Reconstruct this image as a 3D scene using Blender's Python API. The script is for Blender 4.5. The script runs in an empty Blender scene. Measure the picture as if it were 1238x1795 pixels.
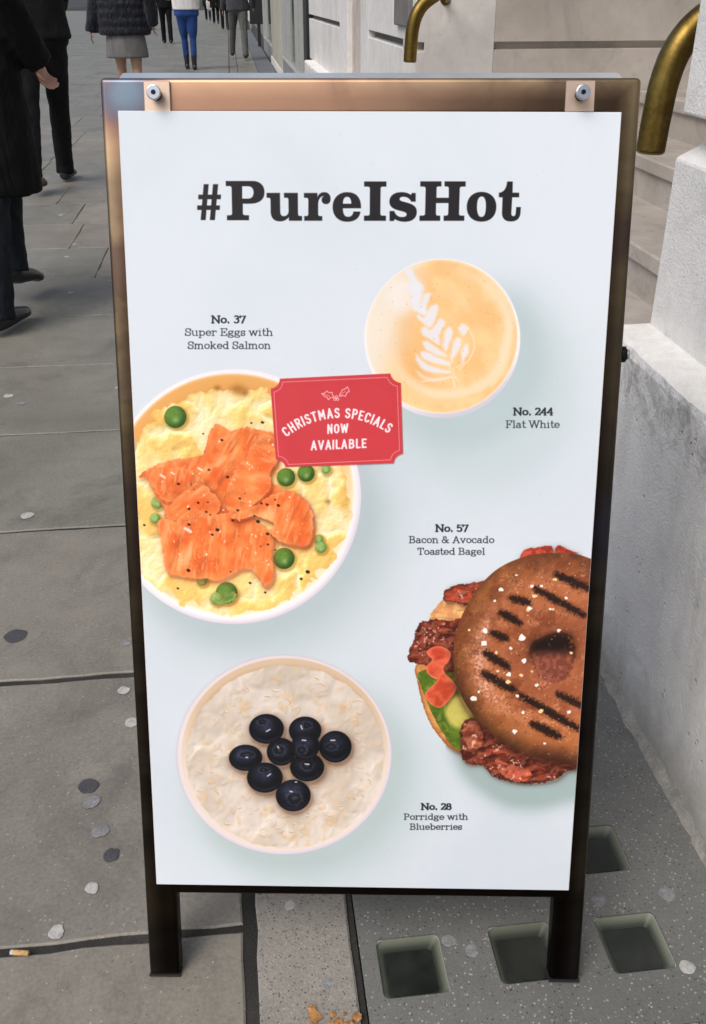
import bpy, bmesh, random
import numpy as np
from math import *
from mathutils import Vector, Matrix, Euler, noise as mnoise

# ---------------------------------------------------------------- camera, sky, sun, exposure
scn=bpy.context.scene
COL=scn.collection
PITCH=atan(912/1648);YAW=atan(219/1883);ROLL=-0.00184471
cam_d=bpy.data.cameras.new('camera');cam=bpy.data.objects.new('camera',cam_d);COL.objects.link(cam);scn.camera=cam
cam_d.sensor_fit='HORIZONTAL';cam_d.sensor_width=36;cam_d.lens=1648/1238*36;cam_d.clip_start=.02;cam_d.clip_end=1500
_F=Vector((sin(YAW)*cos(PITCH),cos(YAW)*cos(PITCH),-sin(PITCH)));_R=Vector((cos(YAW),-sin(YAW),0));_U=_R.cross(_F)
_R2=_R*cos(ROLL)+_U*sin(ROLL);_U2=-_R*sin(ROLL)+_U*cos(ROLL)
_m=Matrix((_R2,_U2,-_F)).transposed().to_4x4();_m.translation=(0,0,1.2);cam.matrix_world=_m
world=bpy.data.worlds.new('World');scn.world=world;world.use_nodes=True
wn=world.node_tree;wn.nodes.clear()
sky=wn.nodes.new('ShaderNodeTexSky');sky.sky_type='NISHITA';sky.sun_disc=False
SUN_EL=radians(52);SUN_AZ=radians(226)          # azimuth clockwise from +Y
sky.sun_elevation=SUN_EL;sky.sun_rotation=SUN_AZ;sky.air_density=1.0;sky.dust_density=4.0;sky.ozone_density=1.0
bgn=wn.nodes.new('ShaderNodeBackground');bgn.inputs['Strength'].default_value=.11
wo=wn.nodes.new('ShaderNodeOutputWorld');wn.links.new(sky.outputs[0],bgn.inputs[0]);wn.links.new(bgn.outputs[0],wo.inputs[0])
sd=bpy.data.lights.new('sun','SUN');sd.energy=1.5;sd.angle=radians(40);sd.color=(1,.96,.91)
so=bpy.data.objects.new('sun',sd);COL.objects.link(so)
_d=Vector((sin(SUN_AZ)*cos(SUN_EL),cos(SUN_AZ)*cos(SUN_EL),sin(SUN_EL)));so.rotation_euler=(-_d).to_track_quat('-Z','Y').to_euler();so.location=_d*30
scn.view_settings.view_transform='Standard';scn.view_settings.look='None';scn.view_settings.gamma=1;scn.view_settings.exposure=0.27
scn.view_settings.use_curve_mapping=False
random.seed(4)
rnd=random.Random(12)
# ---------------------------------------------------------------- the printed poster, painted into an image
import re
AW, AH = 1000, 1756                       # pixels of the print (0.5535 m x 0.973 m)
PW, PH = 0.5546, 0.9731
# homography: panel metres (u right of the board's axis, s up the board) -> trace coordinates in which the artwork was drawn
def _trace_matrix():
    f=1648.;cx,cy=619.,897.5;H=1.2;P=atan(912/1648);yaw=atan(219/1883);roll=-0.00184471
    F=np.array([sin(yaw)*cos(P),cos(yaw)*cos(P),-sin(P)]);R=np.array([cos(yaw),-sin(yaw),0]);U=np.cross(R,F)
    R2=R*cos(roll)+U*sin(roll);U2=-R*sin(roll)+U*cos(roll)
    yb,lean=0.13314,0.26741;o=np.array([0.107185,0.81579,-H])
    r1=np.array([cos(yb),-sin(yb),0]);up=np.array([0,0,cos(lean)])+np.array([sin(yb),cos(yb),0])*sin(lean)
    M=np.array([[f*R2@v+cx*F@v for v in (r1,up,o)],[-f*U2@v+cy*F@v for v in (r1,up,o)],[F@v for v in (r1,up,o)]])
    return M
HM=_trace_matrix()
PU0,PS0,PROT=-0.00175,0.1514,0.0026       # panel bottom-centre on the board and its slight turn
def panel_to_board(a,b):                  # a across the panel from its centre, b up from its bottom edge
    return PU0+a*cos(PROT)+b*sin(PROT), PS0+b*cos(PROT)-a*sin(PROT)
def trace_of(a,b):
    u,s=panel_to_board(a,b);w=HM[2,0]*u+HM[2,1]*s+HM[2,2]
    return (HM[0,0]*u+HM[0,1]*s+HM[0,2])/w,(HM[1,0]*u+HM[1,1]*s+HM[1,2])/w
HI=np.linalg.inv(HM)
def panel_of(x,y):                        # trace -> panel (a,b)
    q=HI@np.array([x,y,1.]);u,s=q[0]/q[2]-PU0,q[1]/q[2]-PS0
    return u*cos(PROT)-s*sin(PROT), s*cos(PROT)+u*sin(PROT)
aa_,bb_=np.meshgrid((np.arange(AW)+.5)/AW*PW-PW/2,(np.arange(AH)+.5)/AH*PH)
GX,GY=trace_of(aa_,bb_)                   # rows run upward, as Blender stores images
GX=GX.astype(np.float32);GY=GY.astype(np.float32)
IMG=np.empty((AH,AW,3),np.float32)
rs=np.random.RandomState(7)
NT=rs.rand(256,256).astype(np.float32)
def vnoise(x,y):
    xi=np.floor(x).astype(np.int32);yi=np.floor(y).astype(np.int32);fx=x-xi;fy=y-yi
    fx=fx*fx*(3-2*fx);fy=fy*fy*(3-2*fy);a=xi&255;b=yi&255;a1=(a+1)&255;b1=(b+1)&255
    return (NT[b,a]*(1-fx)+NT[b,a1]*fx)*(1-fy)+(NT[b1,a]*(1-fx)+NT[b1,a1]*fx)*fy
def fbm(x,y,o=4,g=.5):
    s=0;a=1;t=0
    for i in range(o): s=s+a*vnoise(x+17.3*i,y+9.1*i);t+=a;a*=g;x=x*2.03;y=y*2.03
    return s/t
def sst(a,b,x):
    t=np.clip((x-a)/(b-a),0,1);return t*t*(3-2*t)
def win(x0,y0,x1,y1):
    c=[panel_of(x,y) for x in (x0,x1) for y in (y0,y1)]
    i=[(a+PW/2)/PW*AW for a,b in c];j=[b/PH*AH for a,b in c]
    return slice(max(0,int(min(j))-2),max(1,min(AH,int(max(j))+3))),slice(max(0,int(min(i))-2),max(1,min(AW,int(max(i))+3)))
def C(*c): return np.array(c,np.float32)/255
def mix(a,b,t):
    t=np.asarray(t)[...,None];return a*(1-t)+b*t
def put(w,col,al):
    IMG[w]=IMG[w]*(1-al[...,None])+col*al[...,None]
def sdpoly(X,Y,pts):
    p=np.asarray(pts,float);q=np.roll(p,-1,0);d=np.full(X.shape,1e9,np.float32);ins=np.zeros(X.shape,bool)
    for (ax,ay),(bx,by) in zip(p,q):
        ex,ey=bx-ax,by-ay;L=ex*ex+ey*ey
        if L<1e-9: continue
        t=np.clip(((X-ax)*ex+(Y-ay)*ey)/L,0,1);d=np.minimum(d,(X-ax-t*ex)**2+(Y-ay-t*ey)**2)
        if ay!=by: ins^=((Y>=min(ay,by))&(Y<max(ay,by))&(X<ax+(Y-ay)*ex/ey))
    d=np.sqrt(d);return np.where(ins,-d,d)
def smooth(pts,n=6):
    p=np.asarray(pts,float);m=len(p);o=[]
    for i in range(m):
        a,b,c,d=p[i-1],p[i],p[(i+1)%m],p[(i+2)%m]
        for k in range(n):
            t=k/n;o.append(.5*((2*b)+(c-a)*t+(2*a-5*b+4*c-d)*t*t+(-a+3*b-3*c+d)*t**3))
    return np.array(o)
AA=.45
def cov(sd): return np.clip(.5-sd/(2*AA),0,1)
def path(s,ox=0,oy=0,sc=1.):
    t=re.findall(r'[MLQCZ]|-?\d+\.?\d*',s);i=0;out=[];cur=[];cmd=None
    def P():
        nonlocal i
        v=(float(t[i])/sc+ox,float(t[i+1])/sc+oy);i+=2;return np.array(v)
    while i<len(t):
        if t[i] in 'MLQCZ': cmd=t[i];i+=1
        if cmd=='Z':
            if cur: out.append(cur);cur=[]
            continue
        if cmd in 'ML': cur.append(P())
        elif cmd=='Q':
            a,b,c=cur[-1],P(),P();cur+=[a*(1-k)**2+2*b*k*(1-k)+c*k*k for k in (np.arange(5)+1)/5]
        elif cmd=='C':
            a,b,c,d=cur[-1],P(),P(),P();cur+=[a*(1-k)**3+3*b*k*(1-k)**2+3*c*k*k*(1-k)+d*k**3 for k in (np.arange(9)+1)/9]
    if cur: out.append(cur)
    return out
def fill(paths,col):
    al=None;P=np.vstack([np.array(p) for p in paths]);w=win(P[:,0].min()-2,P[:,1].min()-2,P[:,0].max()+2,P[:,1].max()+2)
    X,Y=GX[w],GY[w]
    for p in paths:
        c=cov(sdpoly(X,Y,p));al=c if al is None else np.abs(al-c)
    put(w,col,al)
def strokes(segs,col,alpha=1.):           # segs: (x0,y0,x1,y1,halfwidth)
    S=np.array(segs,float)
    if not len(S): return
    m=S[:,4].max()+2
    w=win(min(S[:,0].min(),S[:,2].min())-m,min(S[:,1].min(),S[:,3].min())-m,max(S[:,0].max(),S[:,2].max())+m,max(S[:,1].max(),S[:,3].max())+m)
    X,Y=GX[w],GY[w]
    if X.size==0: return
    d=np.full(X.shape,1e9,np.float32)
    for ax,ay,bx,by,h in S:
        ex,ey=bx-ax,by-ay;L=ex*ex+ey*ey+1e-9;t=np.clip(((X-ax)*ex+(Y-ay)*ey)/L,0,1)
        d=np.minimum(d,np.hypot(X-ax-t*ex,Y-ay-t*ey)-h)
    put(w,col,cov(d)*alpha)

# ---------------------------------------------------------------- lettering
INK=C(26,24,28)
HEAD=[ # (origin x, paths)
 (340,'M110 112 L163 112 L130 500 L77 500Z'),(340,'M211 112 L266 112 L230 500 L176 500Z'),(340,'M52 225 L297 225 L294 274 L50 274Z'),(340,'M40 342 L286 342 L283 390 L39 390Z'),
 (340,'M348 77 L640 77 C720 77 768 125 768 200 C768 280 710 322 610 322 L533 322 L533 425 Q535 447 556 447 L600 449 L600 502 L362 502 L362 449 L395 449 Q418 447 418 425 L412 150 Q408 131 390 131 L350 131Z M526 133 L526 268 L590 268 C630 268 650 245 650 200 C650 155 625 133 590 133Z'),
 (340,'M791 206 L935 206 L938 400 C938 440 950 458 978 458 C1010 458 1030 435 1030 400 L1028 275 Q1026 258 1008 258 L981 258 L979 206 L1129 206 L1131 430 Q1132 456 1152 456 L1175 457 L1175 507 L1033 507 L1033 466 C1010 497 975 514 938 514 C872 514 836 478 836 405 L834 278 Q832 258 815 258 L792 258Z'),
 (530,'M20 207 L165 207 L165 252 C180 218 205 198 240 198 C285 198 308 232 308 270 C308 305 290 327 259 327 C230 327 212 308 212 282 C212 262 222 246 240 240 C200 236 173 275 173 330 L173 435 Q175 457 192 457 L218 458 L218 507 L23 507 L23 458 L48 457 Q66 455 67 435 L67 280 Q66 258 48 258 L21 258Z'),
 (530,'M638 372 C641 260 590 198 488 198 C392 198 331 265 331 358 C331 455 392 518 488 518 C570 518 625 478 631 408 L556 408 C553 445 530 466 498 466 C460 466 441 435 441 372Z M441 323 C441 275 458 247 488 247 C518 247 533 275 533 323Z'),
 (530,'M672 82 L913 82 L913 137 L870 137 Q850 138 850 158 L847 430 Q848 452 868 452 L908 453 L907 508 L671 508 L671 453 L712 452 Q733 450 733 430 L735 158 Q734 138 714 137 L672 137Z'),
 (530,'M1230 207 L1230 300 L1183 300 C1165 265 1135 247 1100 247 C1070 247 1056 256 1056 272 C1056 290 1075 296 1120 307 C1205 328 1242 355 1242 412 C1242 480 1190 518 1115 518 C1070 518 1030 508 1005 488 L993 510 L948 510 L948 402 L998 402 C1010 445 1040 468 1085 468 C1115 468 1133 457 1133 438 C1133 420 1115 412 1065 400 C985 382 946 355 946 300 C946 235 1000 198 1075 198 C1115 198 1150 206 1178 228 L1190 207Z'),
 (720,'M105 81 L333 81 L333 135 L300 135 Q280 137 280 157 L279 259 L413 259 L414 157 Q414 137 394 136 L367 135 L368 81 L596 81 L595 136 L555 137 Q533 139 532 158 L523 432 Q524 451 545 452 L581 453 L580 508 L357 508 L358 453 L385 452 Q406 450 407 430 L410 315 L275 315 L273 430 Q274 450 292 452 L320 453 L319 508 L95 508 L96 453 L135 452 Q156 450 157 430 L163 160 Q162 138 143 137 L104 136Z'),
 (720,'M768 195 C870 195 928 265 928 354 C928 450 870 517 766 517 C665 517 608 450 608 358 C608 265 668 195 768 195Z M770 244 C740 244 718 275 718 357 C718 440 740 467 766 467 C795 467 814 440 816 354 C817 275 800 244 770 244Z'),
 (720,'M1046 82 L1106 82 L1104 204 L1176 204 L1175 253 L1100 253 L1090 425 C1089 447 1097 458 1112 458 C1130 458 1138 445 1140 415 L1144 359 L1193 359 L1190 415 C1187 480 1150 515 1085 515 C1020 515 988 480 990 415 L996 253 L956 253 L957 204 C1005 202 1040 160 1046 82Z')]
# stroke font. L: polyline, A: arc cx cy rx ry a0 a1 (degrees, anticlockwise), S: serif centred at x y half length. cap height 1, x height .68
FONT={
'N':(.95,'L.16 0 .16 1 .78 0 .78 1 S.16 0 .14 S.1 1 .1 S.78 1 .14'),
'o':(.66,'A.33 .34 .25 .32 0 360'),
'.':(.34,'L.13 .05 .19 .05 L.15 .1 .16 .02'),
' ':(.34,''),
'3':(.62,'A.28 .78 .2 .22 140 -90 A.28 .3 .24 .3 90 -140'),
'7':(.62,'L.06 .78 .06 .95 .56 .95 .26 0'),
'5':(.62,'L.5 .96 .14 .96 .11 .56 A.28 .32 .25 .31 130 -140'),
'2':(.62,'A.3 .74 .22 .25 160 -20 L.5 .66 .08 .04 .52 .04 .55 .2'),
'4':(.66,'L.44 0 .44 .98 .06 .32 .6 .32 S.44 0 .13'),
'8':(.62,'A.3 .75 .19 .23 0 360 A.3 .28 .24 .28 0 360'),
'S':(.72,'L.6 .7 .6 .95 A.34 .75 .24 .25 30 270 A.36 .26 .26 .27 90 -150 L.08 .05 .08 .32'),
'u':(.76,'L.14 .67 .14 .2 A.34 .22 .2 .22 180 290 L.56 .67 .56 0 S.08 .67 .08 S.5 .67 .08 S.62 0 .08'),
'p':(.74,'L.15 .67 .15 -.3 A.38 .34 .25 .32 150 -150 S.1 .67 .08 S.15 -.3 .13'),
'e':(.64,'L.08 .36 .56 .36 A.32 .34 .25 .33 0 180 A.32 .34 .25 .33 180 320'),
'r':(.58,'L.17 .67 .17 0 S.1 .67 .09 S.17 0 .14 A.4 .42 .22 .24 160 60 L.5 .62 .5 .54'),
'E':(.82,'L.2 0 .2 1 S.14 1 .1 S.14 0 .1 L.2 1 .7 1 .7 .78 L.2 .5 .5 .5 L.5 .4 .5 .6 L.2 0 .72 0 .72 .26'),
'g':(.68,'A.3 .46 .2 .2 0 360 L.46 .6 .6 .66 A.28 .16 .17 .1 120 250 L.24 .08 .5 .06 A.32 -.1 .26 .16 80 -200'),
's':(.54,'L.44 .5 .44 .66 A.26 .5 .17 .17 30 270 A.27 .17 .18 .17 90 -150 L.08 .02 .08 .2'),
'w':(1.0,'L.12 .67 .3 0 .5 .67 .7 0 .88 .67 S.1 .67 .1 S.5 .67 .09 S.9 .67 .1'),
'i':(.40,'L.2 .67 .2 0 S.14 .67 .08 S.2 0 .14 L.2 .94 .21 .94'),
't':(.46,'L.2 .95 .2 .15 A.33 .15 .13 .14 180 330 S.24 .67 .18'),
'h':(.76,'L.16 1 .16 0 S.1 1 .08 S.16 0 .13 A.37 .42 .2 .25 170 0 L.57 .42 .57 0 S.58 0 .12'),
'm':(1.12,'L.16 .67 .16 0 S.1 .67 .08 S.16 0 .13 A.34 .44 .18 .23 170 0 L.52 .44 .52 0 S.53 0 .11 A.72 .44 .2 .23 170 0 L.91 .44 .91 0 S.93 0 .12'),
'n':(.76,'L.16 .67 .16 0 S.1 .67 .08 S.16 0 .13 A.37 .42 .2 .25 170 0 L.57 .42 .57 0 S.58 0 .12'),
'k':(.76,'L.16 1 .16 0 S.1 1 .08 S.16 0 .13 L.16 .22 .52 .64 L.3 .4 .58 0 S.52 .67 .1 S.6 0 .1'),
'd':(.74,'L.55 1 .55 0 S.48 1 .08 S.6 0 .08 A.33 .34 .24 .32 30 330'),
'a':(.66,'A.3 .48 .18 .19 150 0 L.48 .5 .48 .06 .6 .02 A.27 .19 .2 .19 60 330 L.3 .38 .48 .4'),
'l':(.40,'L.2 1 .2 0 S.14 1 .08 S.2 0 .14'),
'F':(.76,'L.2 0 .2 1 S.14 1 .1 S.2 0 .15 L.2 1 .68 1 .68 .78 L.2 .5 .5 .5 L.5 .4 .5 .6'),
'W':(1.24,'L.12 1 .36 0 .62 1 .86 0 1.12 1 S.1 1 .12 S.62 1 .12 S1.14 1 .12'),
'B':(.82,'L.2 0 .2 1 S.14 1 .1 S.14 0 .1 L.2 1 .44 1 A.44 .76 .2 .24 90 -90 L.2 .52 .44 .52 A.46 .26 .24 .26 90 -90 L.46 0 .2 0'),
'c':(.60,'A.32 .34 .25 .33 40 320 L.5 .55 .5 .45'),
'&':(.92,'A.38 .78 .16 .2 -40 220 L.26 .64 .72 0 .86 .04 A.32 .26 .24 .26 120 300 L.46 .05 .7 .44 S.7 .46 .12'),
'A':(.90,'L.14 0 .44 1 .76 0 L.26 .34 .64 .34 S.14 0 .13 S.76 0 .13'),
'v':(.70,'L.12 .67 .34 0 .56 .67 S.12 .67 .1 S.58 .67 .1'),
'T':(.82,'L.42 0 .42 1 S.42 0 .15 L.1 .76 .1 1 .74 1 .74 .76'),
'P':(.78,'L.2 0 .2 1 S.14 1 .1 S.2 0 .15 L.2 1 .44 1 A.44 .73 .22 .27 90 -90 L.2 .46 .44 .46'),
'b':(.74,'L.16 1 .16 0 S.1 1 .08 A.38 .34 .25 .32 150 -150'),
}
SANS={'C':(.56,'A.28 .7 .2 .26 20 180 A.28 .28 .2 .26 180 340 L.08 .7 .08 .28'),'H':(.6,'L.1 0 .1 1 L.48 0 .48 1 L.1 .5 .48 .5'),
'R':(.58,'L.1 0 .1 1 .28 1 A.28 .76 .19 .23 90 -90 L.1 .52 .28 .52 L.28 .52 .48 0'),'I':(.24,'L.1 0 .1 1'),
'S':(.54,'A.27 .76 .18 .22 20 250 A.27 .26 .19 .25 80 -160 L.2 .56 .34 .48'),'T':(.52,'L.26 0 .26 1 L.04 .97 .48 .97'),
'M':(.7,'L.1 0 .1 .97 .34 .3 .58 .97 .58 0'),'A':(.58,'L.06 0 .28 1 .5 0 L.12 .3 .44 .3'),'P':(.54,'L.1 0 .1 1 .28 1 A.28 .74 .19 .25 90 -90 L.1 .49 .28 .49'),
'E':(.5,'L.44 .97 .1 .97 .1 .03 .44 .03 L.1 .51 .38 .51'),'L':(.46,'L.1 1 .1 .03 .42 .03'),'N':(.6,'L.1 0 .1 1 .48 0 .48 1'),
'O':(.58,'A.28 .7 .2 .27 0 180 A.28 .3 .2 .27 180 360 L.08 .7 .08 .3 L.48 .7 .48 .3'),'W':(.8,'L.05 1 .2 .02 .38 .9 .56 .02 .71 1'),
'V':(.58,'L.06 1 .28 .02 .5 1'),'B':(.58,'L.1 .02 .1 .98 .28 .98 A.28 .76 .18 .22 90 -90 L.1 .53 .28 .53 A.29 .28 .2 .25 90 -90 L.29 .03 .1 .03'),' ':(.3,'')}
def glyph(font,ch):
    adv,s=font[ch];t=re.findall(r'[LAS]|-?\d*\.?\d+',s);seg=[];i=0
    while i<len(t):
        c=t[i];i+=1;v=[]
        while i<len(t) and t[i] not in 'LAS': v.append(float(t[i]));i+=1
        if c=='L': P=list(zip(v[::2],v[1::2]))
        elif c=='S': P=[(v[0]-v[2],v[1]),(v[0]+v[2],v[1])]
        else:
            n=max(4,int(abs(v[5]-v[4])/30));P=[(v[0]+v[2]*cos(radians(v[4]+(v[5]-v[4])*k/n)),v[1]+v[3]*sin(radians(v[4]+(v[5]-v[4])*k/n))) for k in range(n+1)]
        for a,b in zip(P,P[1:]):
            L=hypot(b[0]-a[0],b[1]-a[1])+1e-9;seg.append((*a,*b,abs(b[1]-a[1])/L))
    return adv,seg
def text(s,x0,x1,base,cap,thick,thin,col,font=FONT,slope=0.,gw=1.):
    G=[glyph(font,c) for c in s];tot=sum(g[0] for g in G);kx=(x1-x0)/(tot-.05);x=x0-.03*kx;out=[]
    for adv,seg in G:
        for a,b,c,d,v in seg:
            a=adv/2+(a-adv/2)*gw;c=adv/2+(c-adv/2)*gw
            out.append((x+a*kx,base-b*cap+slope*(x+a*kx-x0),x+c*kx,base-d*cap+slope*(x+c*kx-x0),thin+(thick-thin)*v))
        x+=adv*kx
    # draw in groups of glyphs for speed
    strokes(out,col)
def paint_text():
    for ox,s in HEAD: fill(path(s,ox,305,6.19),INK)
    I2=C(26,30,40)
    for s,x0,x1,b,c in [('No. 37',371.4,430.8,565.8,12.2),('No. 244',900,969.5,727,12),('No. 57',763.7,820.5,931,11.6),('No. 28',738.6,791.4,1418,10.4)]:
        text(s,x0,x1,b,c,1.45,.75,I2)
    for s,x0,x1,b,c in [('Super Eggs with',325,479,588,12.2),('Smoked Salmon',330,475,611,12.2),('Flat White',886.5,981,749.2,12),('Bacon & Avocado',717,866.5,951,11.4),
                        ('Toasted Bagel',731.7,850.4,971.4,11.2),('Porridge with',708,820.5,1435.5,10),('Blueberries',718.5,810,1453,10)]:
        text(s,x0,x1,b,c,.85,.5,I2)

# ---------------------------------------------------------------- food
def ell(X,Y,cx,cy,rx,ry): # approximate signed distance in trace px
    k=np.hypot((X-cx)/rx,(Y-cy)/ry);return (k-1)*min(rx,ry)
def bowl(cx,cy,rx,ry,rim,shadow):
    w=win(cx-rx-150,cy-ry-150,cx+rx+240,cy+ry+240);X,Y=GX[w],GY[w]
    # printed soft shadow, lower right
    d=ell(X,Y,cx+rx*.07,cy+ry*.09,rx*.97,ry*.97);a=np.exp(-np.clip(d,0,None)**2/(2*(rx*.10)**2))*.58
    d2=ell(X,Y,cx+rx*.20,cy+ry*.22,rx*.9,ry*.9);a=a*.75+(1-a*.75)*np.exp(-np.clip(d2,0,None)**2/(2*(rx*.2)**2))*.34
    put(w,shadow,a*sst(-rx*.75,rx*.7,(X-cx)*.6+(Y-cy)))
    w=win(cx-rx-12,cy-ry-12,cx+rx+12,cy+ry+12);X,Y=GX[w],GY[w]
    d=ell(X,Y,cx,cy,rx,ry);put(w,mix(rim*1.0,C(196,194,214),sst(-.2*rx,1.1*rx,(X-cx)*.5+(Y-cy))*sst(-10,0,d)*.75),cov(d))
    return w,X,Y
def relief(h,k=1.):
    gy,gx=np.gradient(h);return (-gx*.6+gy*.8)*k   # lit from upper left (rows run upward)
def blob(X,Y,h_scale,o=4,seed=0,wp=1.):
    wx=fbm(X/30+seed,Y/30,2);wy=fbm(X/30,Y/30+seed+5,2);k=h_scale*.75*wp;return fbm((X+wx*k)/h_scale,(Y+wy*k)/h_scale,o,.45)
def dots(lst,col,al=1.):
    strokes([(x-r*.3,y,x+r*.3,y+r*.2,r*.8) for x,y,r in lst],col,al) if len(lst)<5 else [strokes([(x-r*.3,y,x+r*.3,y+r*.2,r*.8)],col,al) for x,y,r in lst]
def pea(x,y,r,c=C(98,138,56),dk=C(40,74,26)):
    w=win(x-r-6,y-r-6,x+r+8,y+r+8);X,Y=GX[w],GY[w]
    if X.size==0: return
    put(w,C(150,110,30),np.exp(-np.clip(ell(X,Y,x+2,y+3,r,r),0,None)**2/10)*.55)
    d=np.hypot(X-x,Y-y)/r;l=np.clip(1-np.hypot(X-x+.3*r,Y-y+.3*r)/(1.5*r),0,1)
    col=mix(dk,c,sst(0,.8,l));col=mix(col,C(180,205,140),np.clip(1-np.hypot(X-x-.05*r,Y-y-.3*r)/(.5*r),0,1)**1.5*.6);col=col*(.9+.2*fbm(X/3,Y/3,2))[...,None]
    put(w,col,cov((d-1)*r))
def petal(pts,c0,c1,c2,ang,fr,seed,shadow=.5):
    p=smooth(pts,4);w=win(p[:,0].min()-10,p[:,1].min()-10,p[:,0].max()+14,p[:,1].max()+16);X,Y=GX[w],GY[w]
    jx=(fbm(X/7+seed,Y/7,3)-.5)*6;jy=(fbm(X/7,Y/7+seed+3,3)-.5)*6
    sd=sdpoly(X+jx,Y+jy,p);sh=sdpoly(X-3,Y-5,p)
    put(w,C(120,35,10),np.exp(-np.clip(sh,0,None)/4.)*shadow*(sd>-1))
    t=X*cos(ang)+Y*sin(ang)+30*fbm(X/45+seed,Y/45,3)
    st=.5+.5*np.sin(t*fr);n=fbm(X/22+seed,Y/22+seed,4)
    col=mix(c0,c1,sst(.3,.7,n));col=col*.97;col=mix(col,c2,sst(.75,1.,st)*.20*sst(.35,.6,fbm(X/30+seed*5,Y/30,2)))
    h=blob(X*cos(ang)+Y*sin(ang),(Y*cos(ang)-X*sin(ang))*.5,44,2,seed,1.1);L=relief(h,12.);col=np.clip(col*(1+.75*np.clip(L,-.45,.25)[...,None]),0,1.);h3=fbm(X/9+seed,Y/9,3);col=col*(.93+.14*h3)[...,None]
    fn=fbm(X/2.5,Y/2.5,2);wet=sst(.5,.7,fbm(X/24+seed*3,Y/24,3))
    col=mix(col,C(255,190,150),sst(.05,.2,L)*.5);col=mix(col,C(255,222,200),wet*sst(.60,.82,fn)*.30*sst(-4,-12,sd))
    col=mix(col,c2,np.exp(-np.abs(sd+2.5)/3.2)*.40);col=mix(col,C(190,70,30),sst(-10,-1,sd)*sst(.4,.8,n)*.25);col=mix(col,C(252,176,124),sst(.15,.5,fbm(X/60+seed,Y/24,3))*sst(.5,.8,fbm((X*cos(ang)+Y*sin(ang))/4,(Y*cos(ang)-X*sin(ang))/26+seed,3))*.55)
    put(w,col,cov(sd))
def gleams(n,box,poly,seed,col=C(255,235,220),r=(.5,1.4)):
    q=np.random.RandomState(seed);k=0
    for _ in range(n*4):
        x=q.uniform(box[0],box[2]);y=q.uniform(box[1],box[3])
        if sdpoly(np.array([[x]]),np.array([[y]]),poly)[0,0]<-4:
            rr=q.uniform(*r);strokes([(x,y,x+q.uniform(-2,2),y+q.uniform(0,3),rr)],col,q.uniform(.35,.9));k+=1
            if k>=n: break
def cr(p,ox,oy,s): return [(x/s+ox,y/s+oy) for x,y in p]

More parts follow.
